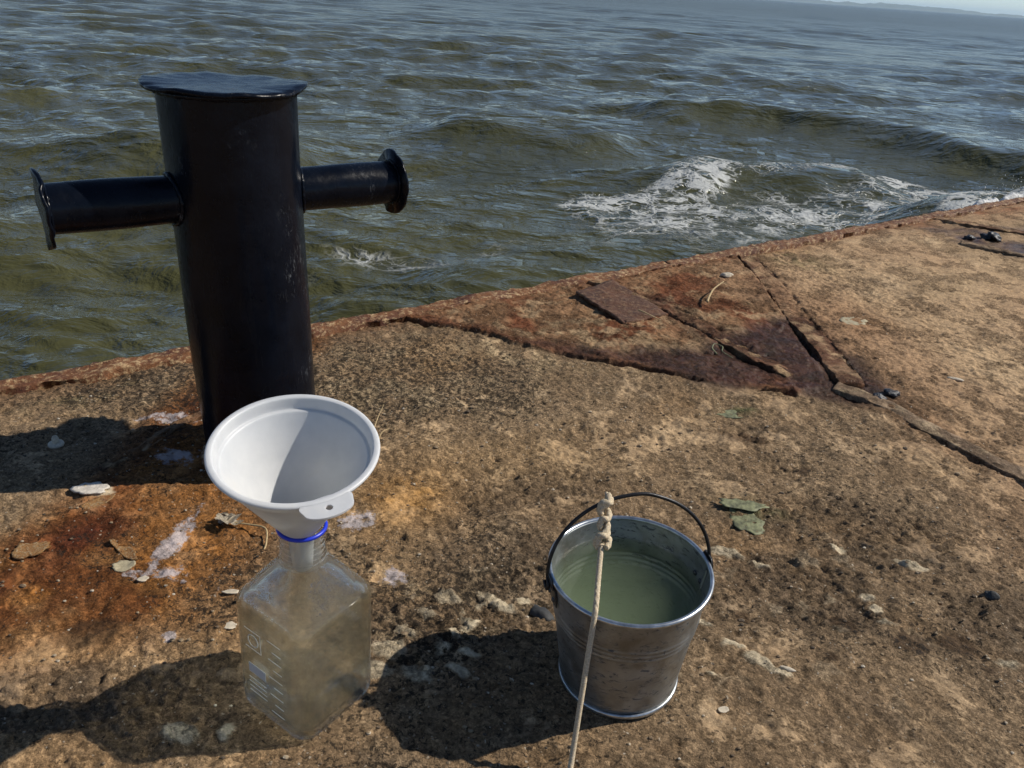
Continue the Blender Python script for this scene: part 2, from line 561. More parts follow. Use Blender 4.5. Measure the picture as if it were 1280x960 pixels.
FAR2 = [(1.36, 2.74), (1.42, 2.52), (1.62, 2.37), (1.95, 2.30), (2.2, 2.55), (1.85, 2.78), (1.55, 2.74)]

def deck_fields(x, y, want_color=True):
    u, v = w2uv(x, y)
    wx = x + 0.020 * fbm(x * 9, y * 9, 3, 71); wy = y + 0.020 * fbm(x * 9 + 40, y * 9, 3, 72)
    fx = x + 0.0030 * fbm(x * 60, y * 60, 4, 73, 0.65) + 0.006 * fbm(x * 14, y * 14, 2, 75); fy = y + 0.0030 * fbm(x * 60 + 9, y * 60, 4, 74, 0.65) + 0.006 * fbm(x * 14, y * 14 + 7, 2, 76)
    h = 0.0045 * fbm(x * 2.1, y * 2.1, 3, 1) + 0.0030 * fbm(x * 9, y * 9, 4, 2) + 0.0034 * fbm(x * 34, y * 34, 4, 3, 0.65)
    h = h + 0.0016 * vn(x * 130, y * 130, 4) + 0.0010 * vn(x * 290, y * 290, 6)
    # broken, spalled patches: rough lower ground
    sp = np.zeros(x.shape)
    for (cx, cy2, rx, ry, ang) in ((0.045, 0.945, 0.125, 0.050, 0.35), (0.045, 0.775, 0.075, 0.060, 0.2), (-0.02, 0.70, 0.10, 0.06, 0.1),
                                   (0.435, 1.065, 0.035, 0.045, 0.2), (0.50, 0.90, 0.16, 0.10, -0.3), (0.40, 0.78, 0.12, 0.07, -0.5),
                                   (-0.06, 0.945, 0.035, 0.03, 0), (0.09, 1.135, 0.03, 0.022, 0), (0.41, 1.145, 0.04, 0.03, 0),
                                   (-0.13, 0.66, 0.10, 0.07, 0.2), (0.66, 0.73, 0.12, 0.08, 0.3), (-0.42, 0.52, 0.22, 0.05, 0.1)):
        ca, sa = math.cos(ang), math.sin(ang)
        dx = (wx - cx) * ca + (wy - cy2) * sa; dy = -(wx - cx) * sa + (wy - cy2) * ca
        q = np.hypot(dx / rx, dy / ry)
        sp = np.maximum(sp, 1 - ss(0.72, 1.05, q))
    rg = np.abs(fbm(x * 48, y * 75, 4, 8, 0.66))
    h = h - sp * (0.0050 - 0.0075 * rg) 
    # ragged plates and flakes of lifted skin
    f1, f2, cid = worley(wx * 13, wy * 13, 21)
    h = h + (cid - 0.5) * 0.0034 * ss(0.02, 0.07, f2 - f1) * (1 - sp)
    # pits
    g1, g2, gid = worley(fx * 42, fy * 42, 31)
    pit = (1 - ss(0.10, 0.26, g1)) * (gid > 0.93)
    h = h - 0.0040 * pit
    # the rusted wedge stands a little proud, its edge cracked away from the slab
    wedge = poly_soft(fx, fy, WEDGE, 0.0035)
    h = h + 0.0065 * wedge * (1 + 0.5 * fbm(x * 7, y * 7, 3, 12))
    dc, sdc, pc = seg_dist(fx, fy, CRACK)
    grv = np.exp(-(np.where(sdc > 0, dc * 1.5, dc) / 0.0042) ** 2) * (0.45 + 0.75 * vn(x * 7, y * 7, 14))
    h = h - 0.017 * np.clip(grv, 0, 1)
    def groove(path, off, wid, dep):
        d, s, pp = seg_dist(fx, fy, path)
        g = np.exp(-((d * s - off) / wid) ** 2) * ss(0, 0.06, pp) * (1 - ss(0.95, 1, pp))
        return dep * np.clip(g * (0.55 + 0.55 * vn(x * 9, y * 9, 19) + 0.35 * vn(x * 40, y * 40, 23)), 0, 1)
    h = h - groove(BAR_A, -0.021, 0.005, 0.017)
    h = h - groove(BAR_A, 0.026, 0.005, 0.007)
    h = h - groove(BAR_B, -0.029, 0.005, 0.015)
    h = h - groove(BAR_B, 0.031, 0.005, 0.011)
    h = h - groove(BAR_C, 0.024, 0.006, 0.010)
    h = h - groove(BAR_C, -0.025, 0.005, 0.006)
    # slab sinks towards the steel edge
    h = h - 0.006 * np.exp(-np.clip(v - 0.03, 0, 9) / 0.06)
    wl = poly_soft(wx, wy, WETP, 0.035)
    h = h - 0.0025 * wl
    far2 = poly_soft(wx, wy, FAR2, 0.06)
    h = h - 0.003 * far2
    # seats where the bottle and the bucket stand
    for (cx, cy2, r0) in ((-0.19, 0.556, 0.06), (0.14, 0.613, 0.068)):
        k = 1 - ss(r0, r0 + 0.05, np.hypot(x - cx, y - cy2))
        h = h * (1 - 0.8 * k) - 0.0008 * k
    k = 1 - ss(0.085, 0.13, np.hypot(x + 0.378, y - 1.0)); h = h * (1 - 0.7 * k)
    if not want_color:
        return h
    # ---------------- colour of the surface itself
    def C(*c): return np.array(c)[None, None, :]
    def lay(col, c, a): return col + (C(*c) - col) * np.clip(a, 0, 1)[..., None]
    n_big = fbm(x * 1.7 + 3, y * 1.7, 4, 101); n_mid = fbm(x * 6, y * 6, 5, 102, 0.6); n_sm = fbm(x * 28, y * 28, 5, 103, 0.65)
    # streaks of weathering, drawn out along the slab
    ca, sa = math.cos(-0.75), math.sin(-0.75)
    st = fbm((x * ca + y * sa) * 9, (-x * sa + y * ca) * 38, 4, 104, 0.6)
    col = np.broadcast_to(C(0.370, 0.262, 0.155), x.shape + (3,)).copy()
    col = lay(col, (0.280, 0.195, 0.115), ss(-0.25, 0.55, n_big + 0.4 * n_mid))
    col = lay(col, (0.460, 0.335, 0.205), ss(0.10, 0.75, n_mid - 0.35 * n_sm) * 0.8)
    col = lay(col, (0.205, 0.148, 0.096), ss(0.15, 0.7, st + 0.3 * n_mid) * 0.55)
    col = lay(col, (0.360, 0.210, 0.090), ss(0.15, 0.8, fbm(x * 4.2 + 7, y * 4.2, 4, 105)) * 0.45 * (1 - ss(0.55, 1.2, x)))
    near = 1 - ss(0.85, 1.25, np.hypot((x - 0.05) * 0.8, y - 0.55))
    col = lay(col, (0.240, 0.172, 0.106), near * 0.5 * ss(-0.5, 0.5, n_mid))
    col = lay(col, (0.165, 0.122, 0.082), sp * (0.55 + 0.35 * n_sm))
    worn = np.exp(-(((wx - 0.22) / 0.30) ** 2 + ((wy - 1.12) / 0.16) ** 2)) + 0.9 * np.exp(-(((wx - 0.95) / 0.30) ** 2 + ((wy - 1.55) / 0.35) ** 2)) + 0.7 * np.exp(-(((wx - 0.42) / 0.22) ** 2 + ((wy - 0.56) / 0.08) ** 2))
    col = lay(col, (0.430, 0.305, 0.180), np.clip(worn, 0, 1) * ss(-0.7, 0.3, n_mid) * 0.75)
    # the salt-and-pepper lichen field beside the bollard
    lich = np.exp(-(((wx + 0.20) / 0.24) ** 2 + ((wy - 1.30) / 0.20) ** 2))
    lich = np.maximum(lich, 0.9 * np.exp(-(((wx + 0.62) / 0.24) ** 2 + ((wy - 1.16) / 0.10) ** 2)))
    lich = np.maximum(lich, 0.8 * np.exp(-(((wx + 0.10) / 0.13) ** 2 + ((wy - 0.70) / 0.10) ** 2)))
    lich = np.maximum(lich, 0.7 * np.exp(-(((wx + 0.33) / 0.06) ** 2 + ((wy - 0.68) / 0.08) ** 2)))
    col = lay(col, (0.420, 0.325, 0.200), lich * ss(-0.1, 0.6, n_sm + n_mid * 0.5) * 0.8)
    pale = np.exp(-(((wx + 0.02 + (wy - 1.41) * 0.6) / 0.17) ** 2 + ((wy - 1.415 + 0.28 * (wx + 0.02)) / 0.035) ** 2))
    col = lay(col, (0.52, 0.39, 0.23), pale * ss(-0.5, 0.5, n_sm) * 0.7)
    # greenish algae film
    alg = np.exp(-(((wx - 0.80) / 0.10) ** 2 + ((wy - 2.22) / 0.10) ** 2)) * 0.8
    alg = np.maximum(alg, np.exp(-(((wx - 0.408) / 0.045) ** 2 + ((wy - 1.226) / 0.022) ** 2)) * 0.9)
    alg = np.maximum(alg, np.exp(-(((wx - 0.375) / 0.055) ** 2 + ((wy - 0.945) / 0.022) ** 2)) * 0.8)
    alg = np.maximum(alg, np.exp(-((v - 0.10) / 0.05) ** 2) * ss(0.1, 0.6, fbm(u * 5, v * 5, 3, 119)) * 0.5)
    col = lay(col, (0.105, 0.120, 0.052), alg * ss(-0.5, 0.4, n_sm))
    # orange rust field in front of the bollard
    ru = poly_soft(wx, wy, [(-0.66, 0.56), (-0.64, 0.69), (-0.62, 0.80), (-0.58, 0.96), (-0.58, 1.12), (-0.55, 1.36), (-0.40, 1.44), (-0.41, 1.12), (-0.36, 0.95), (-0.31, 0.86),
                            (-0.31, 0.75), (-0.33, 0.64), (-0.44, 0.575)], 0.055)
    ru = ru * ss(-0.75, 0.15, n_mid + 0.25)
    col = lay(col, (0.360, 0.150, 0.036), ru * (0.75 + 0.25 * n_sm))
    col = lay(col, (0.165, 0.058, 0.020), ru * ss(0.0, 0.6, fbm(x * 11 + 5, y * 11, 4, 107)) * 0.8)
    red = np.exp(-(((wx + 0.54 + (wy - 0.78) * -0.3) / 0.045) ** 2 + ((wy - 0.765) / 0.085) ** 2))
    red = np.maximum(red, 0.9 * np.exp(-(((wx + 0.52 - (wy - 1.06) * 0.15) / 0.055) ** 2 + ((wy - 1.10) / 0.14) ** 2)))
    red = np.maximum(red, 0.6 * np.exp(-(((wx + 0.62) / 0.06) ** 2 + ((wy - 0.66) / 0.035) ** 2)))
    col = lay(col, (0.105, 0.030, 0.016), red * (0.8 + 0.3 * n_sm))
    halo = np.exp(-((np.hypot(x + 0.378, y - 1.0) - 0.085) / 0.05) ** 2)
    col = lay(col, (0.260, 0.105, 0.028), halo * (0.6 + 0.4 * n_mid))
    och = np.exp(-(((wx + 0.145) / 0.09) ** 2 + ((wy - 0.92) / 0.085) ** 2))
    col = lay(col, (0.400, 0.215, 0.070), och * (0.75 + 0.3 * n_sm))
    och2 = np.exp(-(((wx - 0.00) / 0.16) ** 2 + ((wy - 1.03) / 0.08) ** 2))
    col = lay(col, (0.400, 0.270, 0.140), och2 * 0.55)
    # chalky white and lilac stains
    wh = np.zeros(x.shape)
    for (cx, cy2, rx, ry, ang, a) in ((-0.425, 0.775, 0.016, 0.085, -0.10, 1), (-0.418, 0.715, 0.042, 0.018, 0.1, 0.9), (-0.365, 0.612, 0.014, 0.013, 0, 1),
                                      (-0.128, 0.748, 0.022, 0.024, 0, 0.85), (-0.205, 0.845, 0.035, 0.024, 0.3, 0.85), (-0.555, 1.075, 0.055, 0.022, 0.1, 0.9),
                                      (-0.50, 0.965, 0.040, 0.030, 0, 0.9), (-0.335, 0.69, 0.014, 0.010, 0, 0.6), (-0.31, 0.865, 0.03, 0.014, 0, 0.8)):
        c2, s2 = math.cos(ang), math.sin(ang)
        dx = (fx - cx) * c2 + (fy - cy2) * s2; dy = -(fx - cx) * s2 + (fy - cy2) * c2
        wh = np.maximum(wh, a * ss(1.5, 0.3, np.hypot(dx / rx, dy / ry) + 0.3 * n_sm))
    # pale crusts of old paint or barnacle plate
    pl = np.zeros(x.shape)
    crust = [(0.301, 0.646, 0.014, 0.008), (0.318, 0.640, 0.018, 0.006), (0.334, 0.634, 0.012, 0.006), (0.476, 0.765, 0.012, 0.006), (0.480, 0.740, 0.012, 0.007),
             (0.484, 0.720, 0.012, 0.007), (0.303, 0.834, 0.030, 0.008), (0.352, 0.816, 0.020, 0.008), (-0.060, 0.712, 0.020, 0.008), (-0.005, 0.712, 0.030, 0.008),
             (-0.122, 0.632, 0.020, 0.016), (-0.108, 0.662, 0.016, 0.008), (-0.026, 0.634, 0.016, 0.006), (0.026, 0.722, 0.012, 0.006), (0.118, 0.797, 0.016, 0.008),
             (-0.05, 0.66, 0.012, 0.006), (-0.085, 0.69, 0.012, 0.007), (0.10, 0.75, 0.012, 0.009), (0.28, 0.665, 0.014, 0.004), (0.25, 0.70, 0.012, 0.006),
             (-0.085, 0.595, 0.022, 0.016), (-0.035, 0.60, 0.018, 0.008), (-0.13, 0.595, 0.014, 0.014), (-0.30, 0.50, 0.02, 0.012), (-0.255, 0.505, 0.01, 0.012),
             (0.25, 0.625, 0.008, 0.004), (0.42, 0.70, 0.010, 0.005), (0.56, 0.84, 0.02, 0.006), (0.47, 0.86, 0.012, 0.005), (0.60, 0.66, 0.014, 0.006), (-0.57, 0.862, 0.03, 0.012)]
    for (cx, cy2, rx, ry) in crust:
        dx = fx - cx; dy = fy - cy2
        c2, s2 = math.cos(-0.35), math.sin(-0.35)
        pl = np.maximum(pl, ss(1.1, 0.8, np.hypot((dx * c2 + dy * s2) / rx, (-dx * s2 + dy * c2) / ry) + 0.30 * n_sm))
    scat = fbm(fx * 24 + 80, fy * 24, 4, 131, 0.6)
    reg = np.exp(-(((wx - 0.0) / 0.20) ** 2 + ((wy - 0.68) / 0.10) ** 2)) + 0.5 * np.exp(-(((wx - 0.45) / 0.18) ** 2 + ((wy - 0.75) / 0.14) ** 2))
    pl = np.maximum(pl, ss(0.62, 0.72, scat) * np.clip(reg, 0, 1))
    col = lay(col, (0.47, 0.40, 0.28), pl * 0.85)
    h = h + 0.0016 * pl
    # damp patches
    dk = np.zeros(x.shape)
    for (cx, cy2, rx, ry) in ((-0.448, 0.612, 0.034, 0.026), (0.428, 0.709, 0.018, 0.016), (0.504, 0.687, 0.020, 0.015), (0.557, 0.692, 0.026, 0.018), (0.40, 0.66, 0.006, 0.006),
                              (0.412, 1.143, 0.035, 0.022), (0.575, 0.65, 0.01, 0.008), (0.30, 0.71, 0.012, 0.010), (0.48, 1.06, 0.014, 0.010)):
        dk = np.maximum(dk, ss(1.2, 0.75, np.hypot((fx - cx) / rx, (fy - cy2) / ry) + 0.25 * n_sm))
    col = lay(col, (0.075, 0.042, 0.020), dk * 0.75)
    # rusted wedge, wet middle
    wcol = C(0.205, 0.120, 0.064) + 0 * col
    wcol = lay(wcol, (0.130, 0.050, 0.024), ss(-0.1, 0.6, fbm(x * 7, y * 7, 4, 108)))
    wcol = lay(wcol, (0.360, 0.265, 0.155), ss(0.1, 0.7, n_sm + 0.5 * fbm(x * 5, y * 5, 3, 109)) * 0.6)
    dpl, _, _ = seg_dist(wx, wy, CRACK)
    wcol = lay(wcol, (0.110, 0.045, 0.025), np.exp(-(dpl / 0.045) ** 2) * 0.85)
    wcol = lay(wcol, (0.230, 0.105, 0.045), np.exp(-(dpl / 0.02) ** 2) * ss(0.0, 0.6, n_sm) * 0.8)
    col = col + (wcol - col) * wedge[..., None]
    for path, wd_, c3 in ((BAR_A, 0.05, (0.085, 0.040, 0.024)), (BAR_B, 0.06, (0.130, 0.072, 0.042)), (BAR_C, 0.045, (0.170, 0.105, 0.060))):
        d, s, pp = seg_dist(wx, wy, path)
        col = lay(col, c3, np.exp(-(d / wd_) ** 2) * 0.85)
    stain = np.exp(-(((wx - 0.80) / 0.13) ** 2 + ((wy - 1.62) / 0.40) ** 2))
    col = lay(col, (0.230, 0.125, 0.066), stain * 0.75)
    warm = ss(0.35, 0.9, x) * ss(0.2, -0.5, n_big)
    col = lay(col, (0.320, 0.212, 0.125), warm * 0.75)
    wetm = wl * ss(-1.0, -0.1, n_mid + 0.4)
    wetm = np.maximum(wetm, far2 * ss(-0.5, 0.4, n_mid + 0.2))
    col = lay(col, (0.044, 0.018, 0.010), wetm * (0.9 + 0.15 * n_sm))
    # rust run along the steel edge
    edge = np.exp(-np.clip(v, 0, 9) / 0.060) * (0.75 + 0.4 * fbm(u * 3.1, v * 9, 4, 111))
    col = lay(col, (0.135, 0.055, 0.026), edge)
    edge2 = np.exp(-(v / 0.16) ** 2) * ss(0.0, 0.7, fbm(u * 2.3 + 5, v * 6, 4, 112)) * ss(1.2, 2.2, u)
    col = lay(col, (0.155, 0.052, 0.022), edge2 * 0.9)
    speck = np.clip(0.26 - 0.22 * np.clip(worn, 0, 1) + 0.30 * n_mid + 0.65 * lich + 0.35 * near - 0.35 * wedge - 0.5 * wh - 0.6 * pl - 0.25 * ss(0.4, 0.9, x), 0, 1)
    speck = np.maximum(speck, 0.75 * ru * ss(0.2, 0.6, fbm(x * 13, y * 13, 3, 113)))
    chk = np.maximum(wh, 0.25 * lich * ss(0, 0.6, n_mid))
    return h, np.clip(col, 0.008, 0.8), np.clip(wetm + 0.35 * dk + 0.25 * wedge * ss(0, 0.7, n_mid), 0, 1), speck, chk

def deck_z(x, y):
    return float(deck_fields(np.array([[x]]), np.array([[y]]), False)[0, 0])

def graded(a, b, step, lo, hi, g=1.06):
    c = list(np.arange(a, b, step))
    s = step; p = c[-1]
    while p < hi:
        s *= g; p += s; c.append(p)
    s = step; p = c[0]; pre = []
    while p > lo:
        s *= g; p -= s; pre.append(p)
    return np.array(pre[::-1] + c)

US = graded(-0.75, 1.45, 0.003, -60, 90, 1.035)
VS = graded(0.0, 1.18, 0.003, 0.0, 60, 1.07)
VS = VS[VS >= 0]
UU, VV = np.meshgrid(US, VS, indexing='ij')
edge_wob = 0.006 * fbm(UU * 8, UU * 0 + 3, 3, 55) * np.exp(-VV / 0.02)
XX, YY = uv2w(UU, VV + edge_wob)
HH, CC, WW, SP, CK = deck_fields(XX, YY)
calm = 1 - ss(2.5, 6, np.hypot(XX, YY - 1))
HH = HH * (0.4 + 0.6 * calm)
deck = grid_obj('quay_deck', np.stack([XX, YY, HH], -1), MAT_DECK)
attr(deck, 'tint', CC, 'FLOAT_COLOR')
attr(deck, 'wet', WW)
attr(deck, 'speck', SP)
attr(deck, 'chalk', CK)
tag(deck, kind='structure', label='weathered brown concrete quay deck stained with rust')

# the quay's sea face
fu = graded(-0.75, 3.0, 0.05, -60, 90, 1.12)
fz = np.array([-0.012, -0.06, -0.12, -0.2, -0.3, -0.45, -0.6, -0.9, -1.4, -2.0])
A, B_ = np.meshgrid(fu, fz, indexing='ij')
px_, py_ = uv2w(A, -0.004 + 0.012 * fbm(A * 4, B_ * 4, 3, 61) * ss(0.02, 0.1, -B_) + 0.01)
face = grid_obj('quay_face', np.stack([px_, py_, B_], -1), MAT_RUST, deck)

# steel angle along the edge, in welded lengths
def ribbon(path, half, height, seed, rough=0.002, step=0.006, flat=True, sink=0.012, tilt=0.0):
    """rough raised bar along a ground path: box-like (flat) or round section, ends closed"""
    P = spline([(x, y, 0) for x, y in path], 40)
    L = [0]
    for i in range(1, len(P)): L.append(L[-1] + (P[i] - P[i - 1]).length)
    n = max(4, int(L[-1] / step))
    xs = np.interp(np.linspace(0, L[-1], n), L, [p.x for p in P]); ys = np.interp(np.linspace(0, L[-1], n), L, [p.y for p in P])
    tx = np.gradient(xs); ty = np.gradient(ys); tl = np.hypot(tx, ty); tx /= tl; ty /= tl
    nx, ny = -ty, tx
    if flat: sec = [(-1.0, -1), (-1.0, 0.55), (-0.94, 0.9), (-0.6, 1), (-0.2, 1.0), (0.2, 1.0), (0.6, 1), (0.94, 0.9), (1.0, 0.55), (1.0, -1)]
    else: sec = [(-1.0, -1)] + [(-math.cos(a), math.sin(a)) for a in np.linspace(0.05, math.pi - 0.05, 11)] + [(1.0, -1)]
    m = len(sec)
    S = np.linspace(0, L[-1], n)
    PP = np.zeros((n, m, 3))
    drift = 0.004 * fbm(S * 5, S * 0 + 3, 3, seed + 11); heave = rough * 0.9 * fbm(S * 7, S * 0 + 8, 3, seed + 12)
    for k, (a, b) in enumerate(sec):
        wob = drift + rough * fbm(S * 30, S * 0 + k * 0.7, 4, seed)
        hh = (height * b if b > 0 else -sink) + (rough * 0.8 * fbm(S * 45, S * 0 + k * 0.9 + 20, 4, seed + 3) if b > 0 else 0) + (tilt * a + heave) * (b > 0)
        PP[:, k, 0] = xs + nx * (half * a + wob); PP[:, k, 1] = ys + ny * (half * a + wob)
        PP[:, k, 2] = hh
    V = PP.reshape(-1, 3); F = []
    for i in range(n - 1):
        for k in range(m - 1):
            F.append((i * m + k, (i + 1) * m + k, (i + 1) * m + k + 1, i * m + k + 1))
    F.append(tuple(range(m))); F.append(tuple((n - 1) * m + k for k in range(m - 1, -1, -1)))
    return V, F

def slab_bar(o, cols, seed, wet=0.15):
    """old steel so scaled and dirty that it shares the slab's grain: own tint per point"""
    n = len(o.data.vertices)
    P = np.zeros(n * 3); o.data.vertices.foreach_get('co', P); P = P.reshape(-1, 3)
    f = ss(-0.5, 0.5, fbm(P[:, 0] * 13, P[:, 1] * 13, 4, seed)); g = ss(0.1, 0.7, fbm(P[:, 0] * 31, P[:, 1] * 31, 4, seed + 1))
    a, b, c = (np.array(k)[None] for k in cols)
    t = a + (b - a) * f[:, None]; t = t + (c - t) * g[:, None]
    attr(o, 'tint', t, 'FLOAT_COLOR'); attr(o, 'wet', np.full(n, wet) + 0.3 * f); attr(o, 'speck', np.full(n, 0.3)); attr(o, 'chalk', np.zeros(n))
    return o
BROWN = ((0.11, 0.055, 0.032), (0.21, 0.125, 0.068), (0.34, 0.23, 0.13))
DUST = ((0.20, 0.14, 0.092), (0.27, 0.19, 0.12), (0.36, 0.27, 0.17))

edges_u = [-3.2, -1.1, -0.02, 1.02, 2.35, 4.2, 7.5, 13]
for i in range(len(edges_u) - 1):
    a, b = edges_u[i] + 0.004, edges_u[i + 1] - 0.004
    pts = [uv2w(q, 0.012 + 0.003 * random.uniform(-1, 1)) for q in np.linspace(a, b, 5)]
    V, F = ribbon(pts, 0.021, 0.004 + 0.002 * random.random(), 200 + i * 7, 0.0042, 0.008 if b < 5 else 0.03, sink=0.09)
    o = mesh_obj('edge_angle', V, F, MAT_RUST_EDGE, deck)

V, F = ribbon(BAR_A, 0.019, 0.0062, 301, 0.0048, 0.004, tilt=-0.002)
slab_bar(mesh_obj('embedded_bar', V, F, MAT_DECK, deck), BROWN, 54)['label'] = 'rusty flat bar set in the deck with a dark gap beside it'
V, F = ribbon(BAR_B, 0.027, -0.0005, 302, 0.0036, 0.004, tilt=-0.0012)
slab_bar(mesh_obj('embedded_bar', V, F, MAT_DECK, deck), BROWN, 51)['label'] = 'broad rusty strip running to the edge of the quay'
V, F = ribbon(BAR_C, 0.020, 0.0035, 303, 0.0030, 0.004, flat=False)
slab_bar(mesh_obj('buried_pipe', V, F, MAT_DECK, deck), DUST, 51)['label'] = 'half buried brown pipe running out of the junction'
V, F = ribbon([(1.430, 2.490), (1.52, 2.440), (1.60, 2.395), (1.80, 2.28)], 0.016, 0.0075, 304, 0.004, 0.006)
slab_bar(mesh_obj('embedded_bar', V, F, MAT_DECK, deck), DUST, 45)['label'] = 'short brown bar beside the far wet patch'
V, F = ribbon([(1.47, 2.86), (1.62, 2.76), (1.80, 2.70), (2.1, 2.60)], 0.022, 0.0020, 305, 0.004, 0.008)
slab_bar(mesh_obj('embedded_bar', V, F, MAT_DECK, deck), BROWN, 66)['label'] = 'rusty strip at the far end of the deck'
V, F = ribbon([(-0.50, 1.115), (-0.535, 1.04), (-0.565, 0.965), (-0.60, 0.90)], 0.010, 0.006, 306, 0.004, 0.005)
slab_bar(mesh_obj('embedded_bar', V, F, MAT_DECK, deck), BROWN, 45)['label'] = 'thin rusted bar in the shade left of the bollard'

# rusted plate lying on the wedge, its left edge lifted
def plate():
    c = [Vector((x, y, 0)) for x, y in PLATE]
    n = 26
    top = np.zeros((n, n, 3))
    for i in range(n):
        for j in range(n):
            s, t = i / (n - 1), j / (n - 1)
            p = (c[0] * (1 - s) + c[1] * s) * (1 - t) + (c[3] * (1 - s) + c[2] * s) * t
            z = 0.0150 - 0.0055 * t
            top[i, j] = (p.x, p.y, z)
    top[..., 2] += 0.0026 * fbm(top[..., 0] * 28, top[..., 1] * 28, 4, 401)
    e = 0.006 * fbm(top[..., 0] * 40, top[..., 1] * 40, 3, 402)
    top[..., 0] += e
    V = [tuple(p) for p in top.reshape(-1, 3)]
    F = [(i * n + j, i * n + j + 1, (i + 1) * n + j + 1, (i + 1) * n + j) for i in range(n - 1) for j in range(n - 1)]
    b = len(V)
    V += [(x, y, z - 0.007) for x, y, z in V]
    F += [tuple(reversed([q + b for q in f])) for f in list(F)]
    ring = [i * n for i in range(n)] + [(n - 1) * n + j for j in range(1, n)] + [i * n + n - 1 for i in range(n - 2, -1, -1)] + [j for j in range(n - 2, 0, -1)]
    for q in range(len(ring)):
        a, d = ring[q], ring[(q + 1) % len(ring)]
        F.append((a, d, d + b, a + b))
    return V, F
V, F = plate()
o = mesh_obj('steel_plate', V, F, MAT_RUST, deck)
o['label'] = 'small rusted steel plate lifted along its left edge'

# ------------------------------------------------------------------ sea
SEA_Z = -0.55
def build_sea():
    cx, cy2 = 0.0, 1.0
    ang = np.concatenate([np.linspace(R(30), R(48), 40, endpoint=False), np.linspace(R(48), R(136), 760, endpoint=False), np.linspace(R(136), R(222), 170)])
    rs = [0.12]
    while rs[-1] < 9500:
        r = rs[-1]
        rs.append(r * (1.03 if r < 1.2 else 1.0105 if r < 60 else 1.045))
    rs = np.array(rs)
    RR, AA = np.meshgrid(rs, ang, indexing='ij')
    x = cx + RR * np.cos(AA); y = cy2 + RR * np.sin(AA)
    z = np.zeros(x.shape)
    res = RR * 0.0105
    r2 = np.random.default_rng(5)
    wx = x + 0.35 * fbm(x * 0.35, y * 0.35, 3, 501); wy = y + 0.35 * fbm(x * 0.35 + 9, y * 0.35, 3, 502)
    amp_mod = 0.65 + 0.45 * fbm(x * 0.16, y * 0.16, 3, 503)
    for i in range(46):
        lam = 0.16 * (20.0 ** (i / 45.0))
        th = R(95) + r2.normal(0, 0.55)
        k = 2 * math.pi / lam
        a = 0.0090 * lam ** 0.54
        ph = k * (wx * math.cos(th) + wy * math.sin(th)) + r2.uniform(0, 6.28)
        fade = 1 - ss(lam / 5.0, lam / 2.4, res)
        z += a * fade * (np.sin(ph) + 0.22 * np.sin(2 * ph + 1.3))
    for i in range(10):
        lam = 3.6 + 0.75 * i
        th = R(88) + r2.normal(0, 0.4); k = 2 * math.pi / lam
        z += 0.0145 * ss(10, 30, RR) * (1 - ss(lam / 5.0, lam / 2.4, res)) * np.sin(k * (wx * math.cos(th) + wy * math.sin(th)) + r2.uniform(0, 6.28))
    z *= amp_mod
    # the waves thrown back by the quay
    def ridge(path, wid, amp, ends=0.12):
        d, s, pp = seg_dist(x + 0.15 * fbm(x * 1.3, y * 1.3, 2, 511), y + 0.15 * fbm(x * 1.3, y * 1.3, 2, 512), path)
        return amp * np.exp(-(d / wid) ** 2) * ss(0, ends, pp) * (1 - ss(1 - ends, 1, pp))
    z += ridge([(0.9, 8.9), (1.9, 9.3), (2.9, 9.2), (3.7, 8.4), (4.2, 7.2), (4.5, 6.2)], 0.42, 0.19)
    z += ridge([(-1.3, 6.8), (-0.5, 7.0), (0.4, 7.1), (1.1, 7.0)], 0.38, 0.14, 0.3)
    z += ridge([(0.5, 5.0), (1.3, 5.7), (2.2, 6.0), (3.0, 5.7)], 0.40, 0.13, 0.25)
    z += ridge([(-3.2, 5.2), (-2.2, 5.6), (-1.2, 5.4)], 0.40, 0.12, 0.3)
    z += ridge([(2.3, 4.2), (2.9, 4.7), (3.6, 5.2), (4.6, 5.9)], 0.30, 0.22, 0.3)
    # foam, plus painted sparkle flecks on the far crest
    n = fbm(x * 1.1, y * 1.1, 4, 520)
    def band(path, wid, a):
        d, s, pp = seg_dist(x + 0.25 * fbm(x * 1.2, y * 1.2, 3, 521), y + 0.25 * fbm(x * 1.2 + 5, y * 1.2, 3, 522), path)
        return a * np.exp(-(d / wid) ** 2)
    f = band([(0.55, 4.75), (0.95, 5.4), (1.35, 6.05), (2.0, 6.35), (2.7, 6.25), (3.1, 5.6)], 0.34, 1.1)
    f = np.maximum(f, band([(0.5, 4.3), (1.2, 4.8), (1.9, 5.2), (2.6, 5.3)], 0.60, 0.68))
    f = np.maximum(f, band([(-0.9, 3.75), (-0.3, 3.85), (0.2, 4.0), (0.6, 4.3)], 0.26, 0.53))
    f = np.maximum(f, band([(0.2, 3.3), (0.8, 3.8), (1.3, 4.2)], 0.25, 0.48))
    f = np.maximum(f, band([(1.15, 3.05), (1.8, 3.6), (2.4, 4.1), (3.0, 4.7), (3.8, 5.3), (5, 6.1)], 0.38, 0.9))
    f = np.maximum(f, band([(1.6, 9.0), (2.6, 8.9), (3.4, 8.4), (4.1, 7.2)], 0.22, 0.30))  # whitecap specks that double as sun sparkle, put into the foam colour
    f = np.maximum(f, 0.30 * ss(0.25, 0.8, n) * ss(9, 4, RR))
    f = np.clip(f + 0.10 * n * (f > 0.1), 0, 1)
    z += 0.02 * f * ss(0.3, 1.0, f)
    u, v = w2uv(x, y)
    keep = ss(0.02, 0.10, -v)             # pulled down under the quay block
    z = SEA_Z + z * (0.35 + 0.65 * keep) - 0.25 * (1 - keep)
    o = grid_obj('sea', np.stack([x, y, z], -1), MAT_SEA)
    attr(o, 'foam', f)
    attr(o, 'chop', ss(math.log(7), math.log(140), np.log(RR)))
